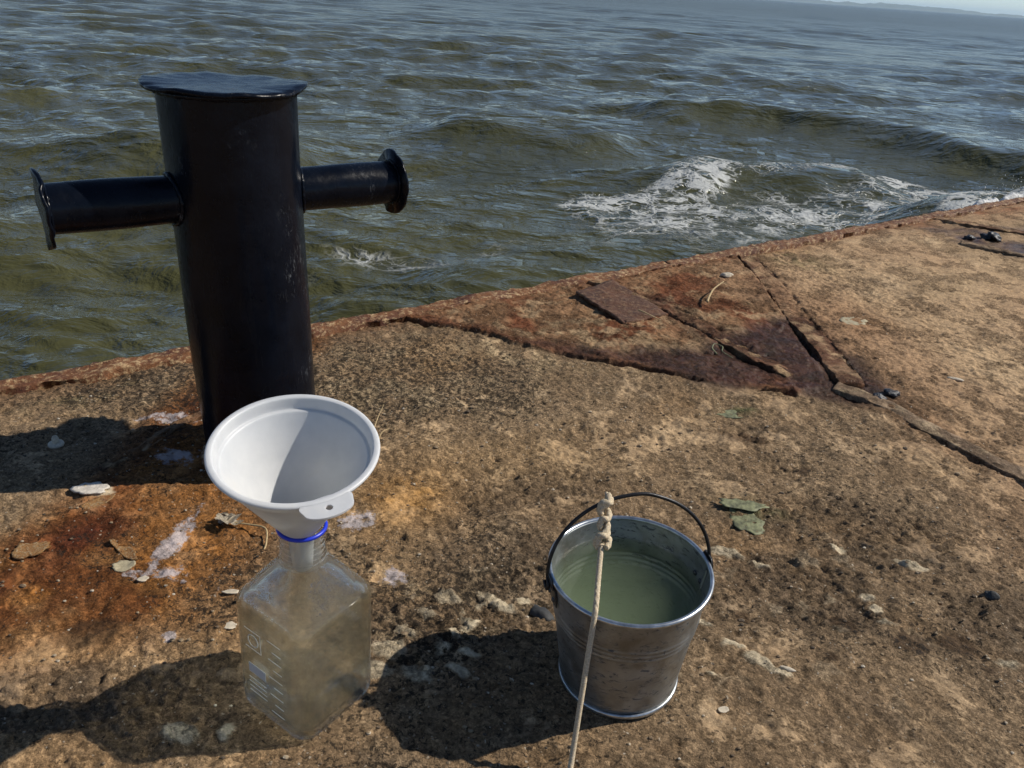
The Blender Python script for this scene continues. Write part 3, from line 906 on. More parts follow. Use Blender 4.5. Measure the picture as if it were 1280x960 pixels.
    tag(o, 'choppy olive green sea with lace of white foam', kind='structure')
build_sea()

# spray where a wave strikes the quay
def build_spray():
    m = M('sea_spray'); p = m.pos()
    c = m.mix(m.noise(p, 30, 4), (0.62, 0.64, 0.64), (0.80, 0.81, 0.80))
    m.pbr(color=c, rough=0.55, sss=0.3, sssr=(0.02, 0.02, 0.02), ssss=1.0, normal=m.bump(m.noise(p, 55, 5, 0.7), 0.8, 0.02))
    parts = []
    us = np.linspace(2.3, 6.0, 620); vsn = np.linspace(-0.42, -0.04, 84)
    A, B = np.meshgrid(us, vsn, indexing='ij')
    prof = (0.80 + 0.20 * ss(2.4, 4.0, A)) * ss(2.3, 2.75, A) * (1 - ss(5.0, 6.0, A))
    crest = np.exp(-((B + 0.17 + 0.03 * fbm(A * 4, A * 0, 2, 607)) / 0.11) ** 2)
    hh = -0.62 + prof * crest * (0.625 + 0.035 * fbm(A * 4, B * 4, 3, 601)) + 0.022 * fbm(A * 11, B * 11, 3, 602) * prof + 0.006 * fbm(A * 45, B * 45, 3, 603) * prof
    X, Y = uv2w(A, B)
    n, k = X.shape
    V = np.stack([X, Y, hh], -1).reshape(-1, 3)
    F = [(i * k + j, (i + 1) * k + j, (i + 1) * k + j + 1, i * k + j + 1) for i in range(n - 1) for j in range(k - 1)]
    parts.append((V, F))
    IV = np.array([(1, 0, 0), (-1, 0, 0), (0, 1, 0), (0, -1, 0), (0, 0, 1), (0, 0, -1.0)]); IF = [(0, 2, 4), (2, 1, 4), (1, 3, 4), (3, 0, 4), (2, 0, 5), (1, 2, 5), (3, 1, 5), (0, 3, 5)]
    r3 = np.random.default_rng(3)
    for i in range(1100):
        u = r3.triangular(2.5, 3.9, 5.4); v = -0.17 + r3.normal(0, 0.07)
        pr = float(0.80 + 0.20 * ss(2.4, 4.0, np.array(u)))
        z = -0.45 * (1 - pr) + r3.normal(-0.03, 0.028)
        r = r3.uniform(0.0008, 0.0026) * (1.8 if r3.random() < 0.1 else 1)
        X, Y = uv2w(u, min(v, -0.03))
        parts.append((IV * r * np.array([1, 1, r3.uniform(0.8, 1.4)]) + [X, Y, z], IF))
    V, F = join(parts)
    o = mesh_obj('sea_spray', V, F, m.m)
    tag(o, 'white spray breaking against the far quay edge', 'spray', kind='stuff')
build_spray()

# far wooded shore on the horizon
def build_shore():
    m = M('far_woodland'); p = m.pos()
    c = m.mix(m.noise(p, 0.02, 5), (0.035, 0.055, 0.030), (0.075, 0.085, 0.055))
    m.pbr(color=c, rough=0.95)
    az = np.linspace(R(36), R(112), 420)
    dist = 5200 + 250 * fbm(az * 9, az * 0, 3, 701)
    rows = [(-60, 0.0), (0, 0.35), (40, 0.75), (120, 1.0), (260, 0.9), (420, 0.3), (520, -0.2)]
    env = 0.55 + 0.45 * ss(R(60), R(70), az) + 0.5 * np.exp(-((az - R(66)) / R(4)) ** 2)
    top = (17 * env + 5 * fbm(az * 60, az * 0 + 2, 4, 702) + 2.5 * fbm(az * 500, az * 0 + 5, 3, 703))
    P = np.zeros((len(rows), len(az), 3))
    for i, (dr, f) in enumerate(rows):
        rr = dist + dr
        P[i, :, 0] = rr * np.cos(az); P[i, :, 1] = rr * np.sin(az); P[i, :, 2] = SEA_Z - 1 + top * f
    o = grid_obj('far_shore', P, m.m)
    tag(o, 'low wooded far shore along the horizon', kind='structure')
build_shore()

# ------------------------------------------------------------------ mooring bollard
def wavy_disc(r, th, n, seed, wave, nz, dish=0.0, rings=7):
    """cut plate: irregular outline, wavy rim, optional dish; axis +z, top at z=0"""
    a = np.linspace(0, 2 * math.pi, n, endpoint=False)
    rad = r * (1 + wave * fbm(np.cos(a) * 2.2, np.sin(a) * 2.2, 3, seed) + wave * 0.35 * fbm(np.cos(a) * 11, np.sin(a) * 11, 2, seed + 3))
    zed = nz * fbm(np.cos(a) * 1.6 + 5, np.sin(a) * 1.6, 3, seed + 1)
    V = [(0, 0, -dish)]; F = []
    for k in range(1, rings + 1):
        t = k / rings
        tr = t if k < rings else 1.0
        for i in range(n):
            z = zed[i] * t ** 3 - dish * (1 - t ** 2)
            if k == rings: z -= th * 0.18
            rr = rad[i] * tr * (1.0 if k < rings else 1.0)
            V.append((rr * math.cos(a[i]), rr * math.sin(a[i]), z))
    base = len(V)
    for i in range(n):
        V.append((rad[i] * 0.995 * math.cos(a[i]), rad[i] * 0.995 * math.sin(a[i]), zed[i] - th))
    V.append((0, 0, -th - dish))
    for i in range(n):
        j = (i + 1) % n
        F.append((0, 1 + i, 1 + j))
        for k in range(rings - 1):
            p = 1 + k * n; q = p + n
            F.append((p + i, q + i, q + j, p + j))
        p = 1 + (rings - 1) * n
        F.append((p + i, base + i, base + j, p + j))
        F.append((base + i, base + n, base + j))
    return V, F

BX, BY = -0.378, 1.0
boll = empty('mooring_bollard', (BX, BY, 0))
tag(boll, 'black painted steel mooring bollard with two side arms', 'bollard')
PR, PH = 0.083, 0.531
prof = [(PR, z) for z in np.linspace(-0.03, PH, 60)]
V, F = lathe(prof, 120, wob=lambda a, k: (0.0009 * math.sin(3 * a + k * 0.11) + 0.0006 * math.sin(7 * a - k * 0.2), 0))
mesh_obj('post', V, F, MAT_BOLLARD, boll)
V, F = wavy_disc(0.0988, 0.0050, 140, 801, 0.018, 0.0036, dish=0.003)
cap = mesh_obj('cap_plate', V, F, MAT_BOLLARD, boll, loc=(0, 0, 0.539))
def bead(path_fn, rad, n, seed):
    pts = [path_fn(2 * math.pi * i / n) for i in range(n + 1)]
    rr = [rad * (1 + 0.35 * math.sin(i * 1.9 + seed) * random.random()) for i in range(n + 1)]
    return tube(pts, rr, 8, cap=False)
V, F = bead(lambda a: (0.0835 * math.cos(a), 0.0835 * math.sin(a), 0.530), 0.0035, 110, 1)
mesh_obj('weld_seam', V, F, MAT_BOLLARD, boll)
V, F = bead(lambda a: (0.0850 * math.cos(a), 0.0850 * math.sin(a), 0.001), 0.0060, 90, 2)
mesh_obj('weld_seam', V, F, MAT_RUST_EDGE, boll)
th = R(37.45)
AR, AZ = 0.0300, 0.400
for s, L in ((-1, 0.2219), (1, 0.2255)):
    ax = Vector((math.cos(th) * s, math.sin(th) * s, -0.0113 * s)).normalized()
    q = ax.to_track_quat('Z', 'Y').to_matrix().to_4x4()
    prof = [(AR, z) for z in np.linspace(0.05, L - 0.004, 24)]
    V, F = lathe(prof, 56, wob=lambda a, k: (0.0006 * math.sin(2 * a + k * 0.3), 0))
    arm = mesh_obj('arm', [tuple(q @ Vector(v)) for v in V], F, MAT_BOLLARD, boll, loc=(0, 0, AZ))
    arm['label'] = 'left arm, nearer the camera' if s < 0 else 'right arm, farther from the camera'
    V, F = wavy_disc(0.0465, 0.0042, 90, 820 + s, 0.020, 0.0045 if s < 0 else 0.003, rings=6)
    V = [(x, y, z + L + 0.004) for x, y, z in V]
    mesh_obj('end_flange', [tuple(q @ Vector(v)) for v in V], F, MAT_BOLLARD, arm)
    V, F = bead(lambda a: (0.0305 * math.cos(a), 0.0305 * math.sin(a), L - 0.002), 0.0022, 60, 3 + s)
    mesh_obj('weld_seam', [tuple(q @ Vector(v)) for v in V], F, MAT_BOLLARD, arm)
    def onpost(a):
        y = 0.0312 * math.cos(a); z = 0.0312 * math.sin(a)
        return (y, z, math.sqrt(0.0838 ** 2 - y * y))
    # saddle weld round the joint with the post (local x across, y up)
    side = Vector((-math.sin(th) * s, math.cos(th) * s, 0))
    pts = []
    for i in range(61):
        a = 2 * math.pi * i / 60
        c = 0.0312 * math.cos(a); zz = 0.0312 * math.sin(a)
        pts.append(ax * math.sqrt(0.0838 ** 2 - c * c) + side * c + Vector((0, 0, zz)))
    V, F = tube(pts, [0.0026 * (1 + 0.25 * math.sin(i * 2.1)) for i in range(61)], 8, cap=False)
    mesh_obj('weld_seam', V, F, MAT_BOLLARD, arm)

# ------------------------------------------------------------------ galvanised bucket
KX, KY = 0.1390, 0.6130
KZ = 0.002
buck = empty('metal_bucket', (KX, KY, KZ), (0, R(-2.2), 0))
tag(buck, 'small galvanised steel bucket full of murky water', 'bucket')
RB, RT, BH = 0.0632, 0.0812, 0.147
def wall_r(z): return RB + (RT - RB) * (z - 0.004) / (BH - 0.004)
def rib(z):
    s = 0
    for zc in (0.0925, 0.0985, 0.1045): s += 0.0011 * math.exp(-((z - zc) / 0.0017) ** 2)
    for zc in (0.012,): s += 0.0008 * math.exp(-((z - zc) / 0.002) ** 2)
    return s
zs = list(np.linspace(0.004, BH, 110))
outer = [(wall_r(z) + rib(z), z) for z in zs]
inner = [(wall_r(z) + rib(z) - 0.0011, z) for z in reversed(zs) if z > 0.009]
prof = [(0.0001, 0.006), (RB - 0.004, 0.006), (RB - 0.0012, 0.0045)] + outer + inner + [(RB - 0.004, 0.0085), (0.0001, 0.0085)]
dent = lambda a, k: (0.0006 * math.sin(2 * a + 0.6) + 0.0003 * math.sin(5 * a), 0)
V, F = lathe(prof, 160, wob=dent)
mesh_obj('body', V, F, MAT_GALV, buck)
def torus(r, z, a, b, n=160, m=12, wob=0):
    V = []; F = []
    for i in range(n):
        t = 2 * math.pi * i / n
        for k in range(m):
            p = 2 * math.pi * k / m
            rr = r + a * math.cos(p)
            V.append((rr * math.cos(t), rr * math.sin(t), z + b * math.sin(p) + wob * math.sin(3 * t)))
    for i in range(n):
        for k in range(m):
            F.append((i * m + k, ((i + 1) % n) * m + k, ((i + 1) % n) * m + (k + 1) % m, i * m + (k + 1) % m))
    return V, F
MAT_RIM = simple('bright_zinc_rim', (0.50, 0.52, 0.53), 0.30, 0.9, 0.35, 90, 0.2, 0.001)
V, F = torus(RT + 0.0008, BH, 0.0024, 0.0024)
mesh_obj('rolled_rim', V, F, MAT_RIM, buck)
V, F = torus(RB + 0.0009, 0.0032, 0.0018, 0.0030)
mesh_obj('base_rim', V, F, MAT_RIM, buck)
EA = R(13)
# side seam down the inside and outside next to the right ear
def strip(ang, wdt, z0, z1, off, thick=0.0008):
    V = []; F = []
    n = 30
    for i in range(n):
        z = z0 + (z1 - z0) * i / (n - 1)
        for da, t in ((-wdt, 0), (-wdt * 0.7, thick), (wdt * 0.7, thick), (wdt, 0)):
            r = wall_r(z) + rib(z) + off + (t if off >= 0 else -t)
            V.append((r * math.cos(ang + da), r * math.sin(ang + da), z))
    for i in range(n - 1):
        for k in range(3): F.append((i * 4 + k, i * 4 + k + 1, i * 4 + 5 + k, i * 4 + 4 + k))
    return V, F
V, F = strip(EA - 0.16, 0.035, 0.010, BH - 0.003, -0.0012)
seam = mesh_obj('side_seam', V, F, MAT_GALV, buck)
MAT_EAR = simple('dark_zinc', (0.075, 0.078, 0.080), 0.45, 0.7, 0.4, 120, 0.3, 0.001)
for s in (0, 1):
    a0 = EA + math.pi * s
    V = []; F = []
    n, m = 14, 14
    for i in range(n):
        z = 0.116 + 0.036 * i / (n - 1)
        hw = 0.013 * math.sqrt(max(0.05, 1 - ((i / (n - 1) - 0.3) / 0.85) ** 2)) / 0.08
        for k in range(m):
            da = hw * (2 * k / (m - 1) - 1)
            r = wall_r(min(z, BH)) + 0.0016 + (0.0022 if z > 0.140 else 0)
            V.append((r * math.cos(a0 + da), r * math.sin(a0 + da), z))
    b = len(V)
    V += [(x * 1.018, y * 1.018, z) for x, y, z in V]
    F = [(i * m + k, i * m + k + 1, (i + 1) * m + k + 1, (i + 1) * m + k) for i in range(n - 1) for k in range(m - 1)]
    F += [tuple(reversed([q + b for q in f])) for f in list(F)]
    rg = [k for k in range(m)] + [i * m + m - 1 for i in range(1, n)] + [(n - 1) * m + k for k in range(m - 2, -1, -1)] + [i * m for i in range(n - 2, 0, -1)]
    for q in range(len(rg)): F.append((rg[q], rg[(q + 1) % len(rg)], rg[(q + 1) % len(rg)] + b, rg[q] + b))
    ear = mesh_obj('ear', V, F, MAT_EAR, buck)
    for da, z in ((-0.085, 0.123), (0.085, 0.123)):
        for side in (1, -1):
            r0 = wall_r(z) + (0.0036 if side > 0 else -0.0012)
            V, F = lathe([(0.0001, 0.0017), (0.0016, 0.0014), (0.0028, 0.0006), (0.0032, -0.0004)], 16)
            d = Vector((math.cos(a0 + da), math.sin(a0 + da), 0)) * side
            q = d.to_track_quat('Z', 'Y').to_matrix()
            c = Vector((r0 * math.cos(a0 + da), r0 * math.sin(a0 + da), z))
            mesh_obj('rivet', [tuple(q @ Vector(v) + c) for v in V], F, MAT_EAR, ear)
# bail: wire hoop standing up, leaning back a little, with a kink near the top
HC = Vector((0, 0, 0.1465)); hx = Vector((math.cos(EA), math.sin(EA), 0)); hn = Vector((-math.sin(EA), math.cos(EA), 0))
tl = R(13); hu = Vector((0, 0, 1)) * math.cos(tl) + hn * math.sin(tl)
HR = 0.0865
def bail_pt(b, r=None):
    rr = 0.0795 * (1 + 0.016 * math.exp(-((b - 1.75) / 0.16) ** 2))
    return HC + hx * (-HR * math.cos(b)) + hu * (rr * math.sin(b))
path = []
for s in (0, 1):
    hook = []
    for t in np.linspace(0, 1, 18):
        a = -math.pi * 1.45 + t * math.pi * 1.45
        hook.append((t, a))
    pts = []
    for t, a in hook:      # eye bent round the ear hole, below the hoop's end
        c = bail_pt(0 if s == 0 else math.pi)
        sgn = -1 if s == 0 else 1
        pts.append(c + hu * (-0.0055 + 0.0055 * math.cos(a)) + hx * sgn * 0.0 + hn * (0.0050 * math.sin(a)) + hx * (sgn * 0.002 * (1 - t)))
    if s == 0: path += pts + [bail_pt(b) for b in np.linspace(0.03, math.pi - 0.03, 90)]
    else: path += list(reversed(pts))
V, F = tube(path, 0.0019, 12)
mesh_obj('bail_handle', V, F, MAT_WIRE, buck)

# water in the bucket
WZ = 0.123
bw = empty('bucket_water', (KX, KY, KZ), (0, R(-2.2), 0))
tag(bw, 'murky grey green water standing in the bucket', 'water')
# the water surface stays level: undo the bucket's lean on the top ring
V = []; F = []
n = 128
rings = [(0.0001, 0.0080)] + [(wall_r(0.0082) - 0.0007, 0.0080)] + [(wall_r(z) + rib(z) - 0.0006, z) for z in np.linspace(0.012, WZ - 0.002, 50)]
lean = math.tan(R(2.2))
for i in range(n):
    a = 2 * math.pi * i / n
    dd_ = dent(a, 0)[0]
    for r, z in rings: V.append(((r + dd_) * math.cos(a), (r + dd_) * math.sin(a), z))
    for f in (1.0, 0.97, 0.75, 0.5, 0.25, 0.001):
        r = (wall_r(WZ) - 0.0006 + dd_) * f
        V.append((r * math.cos(a), r * math.sin(a), WZ - lean * r * math.cos(a) * 0.999 + (0.0008 if f == 1.0 else 0)))
m_ = len(rings) + 6
for i in range(n):
    j = (i + 1) % n
    for k in range(m_ - 1): F.append((i * m_ + k, j * m_ + k, j * m_ + k + 1, i * m_ + k + 1))
MAT_BW = mat_murk('murky_bucket_water', (0.74, 0.88, 0.58), 7.0, absorb=(0.55, 0.68, 0.44), refr=False, ripple=0.02)
mesh_obj('water_body', V, F, MAT_BW, bw)

# ------------------------------------------------------------------ rope tied to the bail
def build_rope():
    m = M('cream_cord'); p = m.obj()
    n = m.noise(p, 700, 4, 0.6)
    c = m.mix(m.ramp(n, (0.35, 0.0), (0.65, 1.0)), (0.42, 0.33, 0.21), (0.66, 0.56, 0.40))
    m.pbr(color=c, rough=0.85, normal=m.bump(n, 0.5, 0.0008), sss=0.1, sssr=(0.003, 0.002, 0.001), ssss=1.0)
    root = empty('rope', (0.10, 0.55, 0))
    tag(root, 'cream braided rope knotted to the bucket handle', 'rope')
    o = Vector((0.10, 0.55, 0))
    rot = Matrix.Rotation(R(-2.2), 3, 'Y')
    K = rot @ bail_pt(1.26) + Vector((KX, KY, KZ))
    rimA = R(236)
    RP = Vector((KX + (RT + 0.0005) * math.cos(rimA), KY + (RT + 0.0005) * math.sin(rimA), KZ + BH + 0.0058))
    braid = lambda a, s: 1 + 0.10 * math.sin(3 * a + s * 900) * 1.0 + 0.07 * math.sin(3 * a - s * 900)
    KE = K + (RP - K) * 0.36 + Vector((0, 0, -0.012))
    main = [KE + Vector((-0.0, 0.002, 0.004)), KE, KE * 0.5 + RP * 0.5 + Vector((0, 0, -0.002)), RP + (KE - RP).normalized() * 0.008 + Vector((0, 0, 0.001)), RP,
            RP + Vector((-0.001, -0.006, -0.006)), Vector((0.0888, 0.522, 0.105)), Vector((0.0854, 0.504, 0.060)), Vector((0.0821, 0.486, 0.022)), Vector((0.0794, 0.468, 0.007)),
            Vector((0.076, 0.43, 0.004)), Vector((0.07, 0.33, 0.004)), Vector((0.10, 0.2, 0.005)), Vector((0.02, 0.05, 0.005)), Vector((0.09, -0.08, 0.006))]
    V, F = tube([q - o for q in spline(main, 14)], 0.0027, 14, rmod=braid)
    mesh_obj('cord', V, F, m.m, root)
    # knot: hitches wound down the standing part below the handle
    dn = (KE - K).normalized(); ex = hx; ey = dn.cross(ex).normalized()
    L = (KE - K).length
    pts = []
    turns = 3.0
    for i in range(121):
        t = i / 120
        a = t * turns * 2 * math.pi
        rr = 0.0046 + 0.0012 * math.sin(a * 0.5)
        c = K + dn * (-0.003 + (L + 0.003) * (t + 0.045 * math.sin(a * 2)))
        pts.append(c + ex * (rr * math.cos(a)) + ey * (rr * math.sin(a)))
    V, F = tube([q - o for q in pts], 0.0031, 12, rmod=braid)
    kn = mesh_obj('knot', V, F, m.m, root)
    pts = [K + dn * (L * t) + ex * (-0.0045 * math.sin(t * 9.0)) + ey * (0.0035 * math.cos(t * 9.0)) for t in np.linspace(0, 1, 60)]
    V, F = tube([q - o for q in pts], 0.0030, 12, rmod=braid)
    mesh_obj('standing_part', V, F, m.m, kn)
    loop = []
    hd = (rot @ (bail_pt(1.285) - bail_pt(1.235))).normalized()
    u1 = dn; u2 = hd.cross(dn).normalized()
    for i in range(41):
        a = 2 * math.pi * i / 40
        loop.append(K + (u1 * math.cos(a) + u2 * math.sin(a)) * 0.0050 + hd * (0.0025 * math.sin(a * 0.5)))
    V, F = tube([q - o for q in loop], 0.0029, 12, rmod=braid)
    mesh_obj('loop', V, F, m.m, kn)
    tail = [K + ex * 0.002, K - dn * 0.004 + ex * 0.001, K - dn * 0.007, K - dn * 0.0095 - ex * 0.001]
    V, F = tube([q - o for q in spline(tail, 6)], [0.0027 - 0.0016 * (i / 18) ** 2 for i in range(19)], 10)
    mesh_obj('frayed_tail', V, F, m.m, kn)
    lump = [KE + ex * 0.004 + ey * 0.003, KE + ex * 0.0075 - dn * 0.004, KE + ex * 0.006 - dn * 0.010 - ey * 0.002, KE - dn * 0.012 - ex * 0.002 - ey * 0.005]
    V, F = tube([q - o for q in spline(lump, 10)], 0.0031, 12, rmod=braid)
    mesh_obj('hitch', V, F, m.m, kn)
build_rope()

# ------------------------------------------------------------------ square lab bottle
TX, TY = -0.1885, 0.5560
TA = R(57)
bot = empty('glass_bottle', (TX, TY, 0.0005), (R(0.6), R(1.6), TA))
tag(bot, 'square clear glass bottle holding cloudy water', 'bottle')
def rsq(a, c, n=12):
    """rounded square outline, half size a, corner radius c, 4*n points"""
    pts = []
    for q in range(4):
        cx = (a - c) * (1 if q in (0, 3) else -1); cy2 = (a - c) * (1 if q in (0, 1) else -1)
        for k in range(n):
            t = math.pi / 2 * q + math.pi / 2 * (k + 0.0) / (n - 1)
            pts.append((cx + c * math.cos(t), cy2 + c * math.sin(t)))
    return pts
HB = 0.0500
rings = [(0.0380, 0.016, 0.0022), (0.0425, 0.017, 0.0006), (0.0455, 0.018, 0.0010), (0.0482, 0.018, 0.0036), (0.0494, 0.018, 0.0075), (HB, 0.018, 0.0130)]
rings += [(HB, 0.018, z) for z in np.linspace(0.025, 0.130, 16)]
rings += [(HB - 0.0003, 0.018, 0.1345), (HB - 0.0012, 0.018, 0.1380), (HB - 0.0030, 0.0185, 0.1412), (HB - 0.0056, 0.019, 0.1442)]
sh0, sh1 = HB - 0.0056, 0.0225
for t in np.linspace(0.08, 1, 14):
    a = sh0 + (sh1 - sh0) * t
    c = 0.019 + (a - 0.019) * t ** 2.2 if a > 0.019 else a
    rings.append((a, min(a, max(c, 0.016)), 0.1442 + 0.0330 * t + 0.0016 * math.sin(math.pi * t)))
rings += [(0.0214, 0.0214, 0.1795), (0.0206, 0.0206, 0.1818)]
for z in np.linspace(0.183, 0.2135, 46):
    r = 0.0203 + 0.0009 * max(0, math.sin((z - 0.188) * 2 * math.pi / 0.0062)) * (1 if z > 0.1875 else 0) + (0.0016 if 0.183 < z < 0.1865 else 0)
    rings.append((r, r, z))
rings += [(0.0200, 0.0200, 0.2155), (0.0195, 0.0195, 0.2175), (0.0180, 0.0180, 0.2182)]
ti = 0.0026
inn = [(0.0168, 0.0168, 0.2175), (0.0165, 0.0165, 0.2120), (0.0165, 0.0165, 0.1860), (0.0178, 0.0178, 0.1790)]
for t in np.linspace(1, 0.08, 12):
    a = sh0 + (sh1 - sh0) * t - ti
    c = 0.0175 + (a - 0.0175) * t ** 2.2 if a > 0.0175 else a
    inn.append((a, min(a, max(c, 0.0135)), 0.1412 + 0.0330 * t + 0.0016 * math.sin(math.pi * t)))
inn += [(HB - ti - 0.0030, 0.0160, 0.1400), (HB - ti - 0.0004, 0.0156, 0.1340), (HB - ti, 0.0154, 0.1300)]
inn += [(HB - ti, 0.0154, z) for z in np.linspace(0.120, 0.022, 12)]
inn += [(HB - ti - 0.0012, 0.0154, 0.0120), (HB - ti - 0.0040, 0.015, 0.0075), (HB - ti - 0.0080, 0.015, 0.0058), (0.030, 0.015, 0.0062)]
def loft(rg, n=12, cap0=True, cap1=True):
    V = []; F = []
    m = 4 * n
    for a, c, z in rg:
        V += [(x, y, z) for x, y in rsq(a, c, n)]
    for i in range(len(rg) - 1):
        for k in range(m):
            l = (k + 1) % m
            F.append((i * m + k, i * m + l, (i + 1) * m + l, (i + 1) * m + k))
    if cap0:
        b = len(V); V.append((0, 0, rg[0][2]))
        for k in range(m): F.append((b, (k + 1) % m, k))
    if cap1:
        b = len(V); V.append((0, 0, rg[-1][2])); o = (len(rg) - 1) * m
        for k in range(m): F.append((b, o + k, o + (k + 1) % m))
    return V, F
def recalc(o):
    bm = bmesh.new(); bm.from_mesh(o.data)
    bmesh.ops.remove_doubles(bm, verts=bm.verts, dist=1e-6)
    bmesh.ops.recalc_face_normals(bm, faces=bm.faces)
    bm.to_mesh(o.data); bm.free()
    o.data.polygons.foreach_set('use_smooth', np.ones(len(o.data.polygons), bool))
MAT_GLASS = mat_glass('clear_glass', (0.985, 0.995, 0.985), thin=True)
MAT_DROP = mat_glass('water_bead', (1, 1, 1), 1.33)
V, F = loft(rings + inn)
body = mesh_obj('glass_body', V, F, MAT_GLASS, bot)
recalc(body)
# cloudy water inside, filled to the shoulder
wr = [(0.030, 0.015, 0.0062)]
wlev = 0.1365
wr = [(a + 0.0003, c, z) for a, c, z in reversed(inn) if z < wlev]
wr.append((HB - ti - 0.0008, 0.0156, wlev))
V, F = loft(wr)
cont = mesh_obj('sample_water', V, F, mat_murk('cloudy_sample_water', (0.97, 0.90, 0.74), 1.5, absorb=(0.97, 0.94, 0.88), refr=False, ripple=0.0))
recalc(cont)
cont.location = bot.location; cont.rotation_euler = bot.rotation_euler
tag(cont, 'cloudy pale brown water inside the square glass bottle', 'water')
MAT_BLUE = simple('blue_plastic', (0.012, 0.035, 0.50), 0.35, 0, 0.1, 100, 0.05)
V, F = torus(0.0214, 0.2150, 0.0018, 0.0020, 72, 12)
mesh_obj('pouring_ring', V, F, MAT_BLUE, bot)
# white enamel print on the face turned to the left: graduation strokes, a panel and a ringed mark
MAT_PRINT = simple('white_enamel', (0.58, 0.59, 0.58), 0.5, 0, 0.05, 200, 0.05)
def face_quad(u0, u1, z0, z1, th=0.00025):
    """little raised slab on the -y... face turned to the camera's left (local -x)"""
    x0 = -HB - th; x1 = -HB + 0.0001
    V = [(x, u, z) for x in (x0, x1) for u in (u0, u1) for z in (z0, z1)]
    F = [(0, 1, 3, 2), (4, 6, 7, 5), (0, 4, 5, 1), (2, 3, 7, 6), (0, 2, 6, 4), (1, 5, 7, 3)]
    return V, F
def ring_mark(cu, cz, a, b, wdt):
    V = []; F = []
    n = 40
    for i in range(n):
        t = 2 * math.pi * i / n
        for f in (1, 1 - wdt):
            for x in (-HB - 0.00025, -HB + 0.0001): V.append((x, cu + a * f * math.cos(t), cz + b * f * math.sin(t)))
    for i in range(n):
        j = (i + 1) % n
        p, q = i * 4, j * 4
        F += [(p, q, q + 2, p + 2), (p + 1, p + 3, q + 3, q + 1), (p, p + 1, q + 1, q), (p + 2, q + 2, q + 3, p + 3)]
    return V, F
pr = []
for k in range(9): pr.append(face_quad(-0.022, -0.010 if k % 2 else -0.004, 0.022 + k * 0.0115, 0.0226 + k * 0.0115))
V, F = join(pr); mesh_obj('graduation_print', V, F, MAT_PRINT, bot, smooth=False)
V, F = join([face_quad(0.002, 0.026, 0.056, 0.068)]); mesh_obj('label_panel', V, F, MAT_PRINT, bot, smooth=False)
V, F = join([ring_mark(0.017, 0.100, 0.0075, 0.0075, 0.12), face_quad(0.006, 0.0285, 0.0885, 0.0891), face_quad(0.006, 0.0066, 0.0885, 0.112), face_quad(0.006, 0.0285, 0.1114, 0.112)])
mesh_obj('ring_mark', V, F, MAT_PRINT, bot, smooth=False)
V, F = join([face_quad(0.002, 0.027, z, z + 0.0005) for z in (0.030, 0.036, 0.042, 0.048)]); mesh_obj('text_lines', V, F, MAT_PRINT, bot, smooth=False)
# beads of condensation on the shoulder facing right
def droplets():
    bm = bmesh.new(); bmesh.ops.create_icosphere(bm, subdivisions=2, radius=1)
    IV = np.array([v.co[:] for v in bm.verts]); IF = [tuple(v.index for v in f.verts) for f in bm.faces]; bm.free()
    parts = []
    r4 = np.random.default_rng(9)
    for i in range(330):
        t = r4.uniform(0.05, 0.8)
        a = sh0 + (sh1 - sh0) * t
        s = r4.uniform(-0.72, 0.72) * a
        z = 0.1442 + 0.0330 * t + 0.0016 * math.sin(math.pi * t) + 0.0002
        r = r4.uniform(0.00025, 0.0008)
        parts.append((IV * r * np.array([1, 1, 0.7]) + np.array([s, -a, z]), IF))
    return join(parts)
V, F = droplets()
o = mesh_obj('condensation', V, F, MAT_DROP, bot); o['kind'] = 'stuff'

# ------------------------------------------------------------------ funnel standing in the neck
MAT_FUN = M('white_polythene')
p = MAT_FUN.obj()
nz = MAT_FUN.noise(p, 40, 5, 0.6)
cc = MAT_FUN.mix(MAT_FUN.ramp(nz, (0.3, 0.0), (0.7, 1.0)), (0.52, 0.535, 0.545), (0.60, 0.61, 0.61))
cc = MAT_FUN.mix(MAT_FUN.ramp(MAT_FUN.noise(p, 18, 4, 0.6), (0.55, 0.0), (0.8, 0.4)), cc, (0.66, 0.62, 0.52))
MAT_FUN.pbr(color=cc, rough=0.42, sss=0.5, sssr=(0.006, 0.006, 0.0055), ssss=1.0, normal=MAT_FUN.bump(MAT_FUN.noise(p, 220, 3), 0.08, 0.0008), spec=0.4)
MAT_FUN = MAT_FUN.m
FC = Vector((-0.1784, 0.5415, 0.3129)); fa = Vector((0.0594, -0.1625, 1)).normalized()
fq = fa.to_track_quat('Z', 'Y')
FL = 0.0985
fun = empty('funnel', FC - fa * FL)
fun.rotation_mode = 'QUATERNION'; fun.rotation_quaternion = fq
tag(fun, 'white plastic funnel standing in the bottle neck', 'funnel')
z0 = FL
outer = [(0.0095, z0 - 0.150), (0.0105, z0 - 0.130), (0.0125, z0 - 0.104), (0.0165, z0 - 0.0960), (0.0205, z0 - 0.0900), (0.0400, z0 - 0.0545), (0.0560, z0 - 0.0250), (0.0625, z0 - 0.0125), (0.0652, z0 - 0.0100),
         (0.0662, z0 - 0.0030), (0.0690, z0 - 0.0026), (0.0706, z0 - 0.0018), (0.0711, z0 - 0.0004), (0.0704, z0 + 0.0010), (0.0690, z0 + 0.0014)]
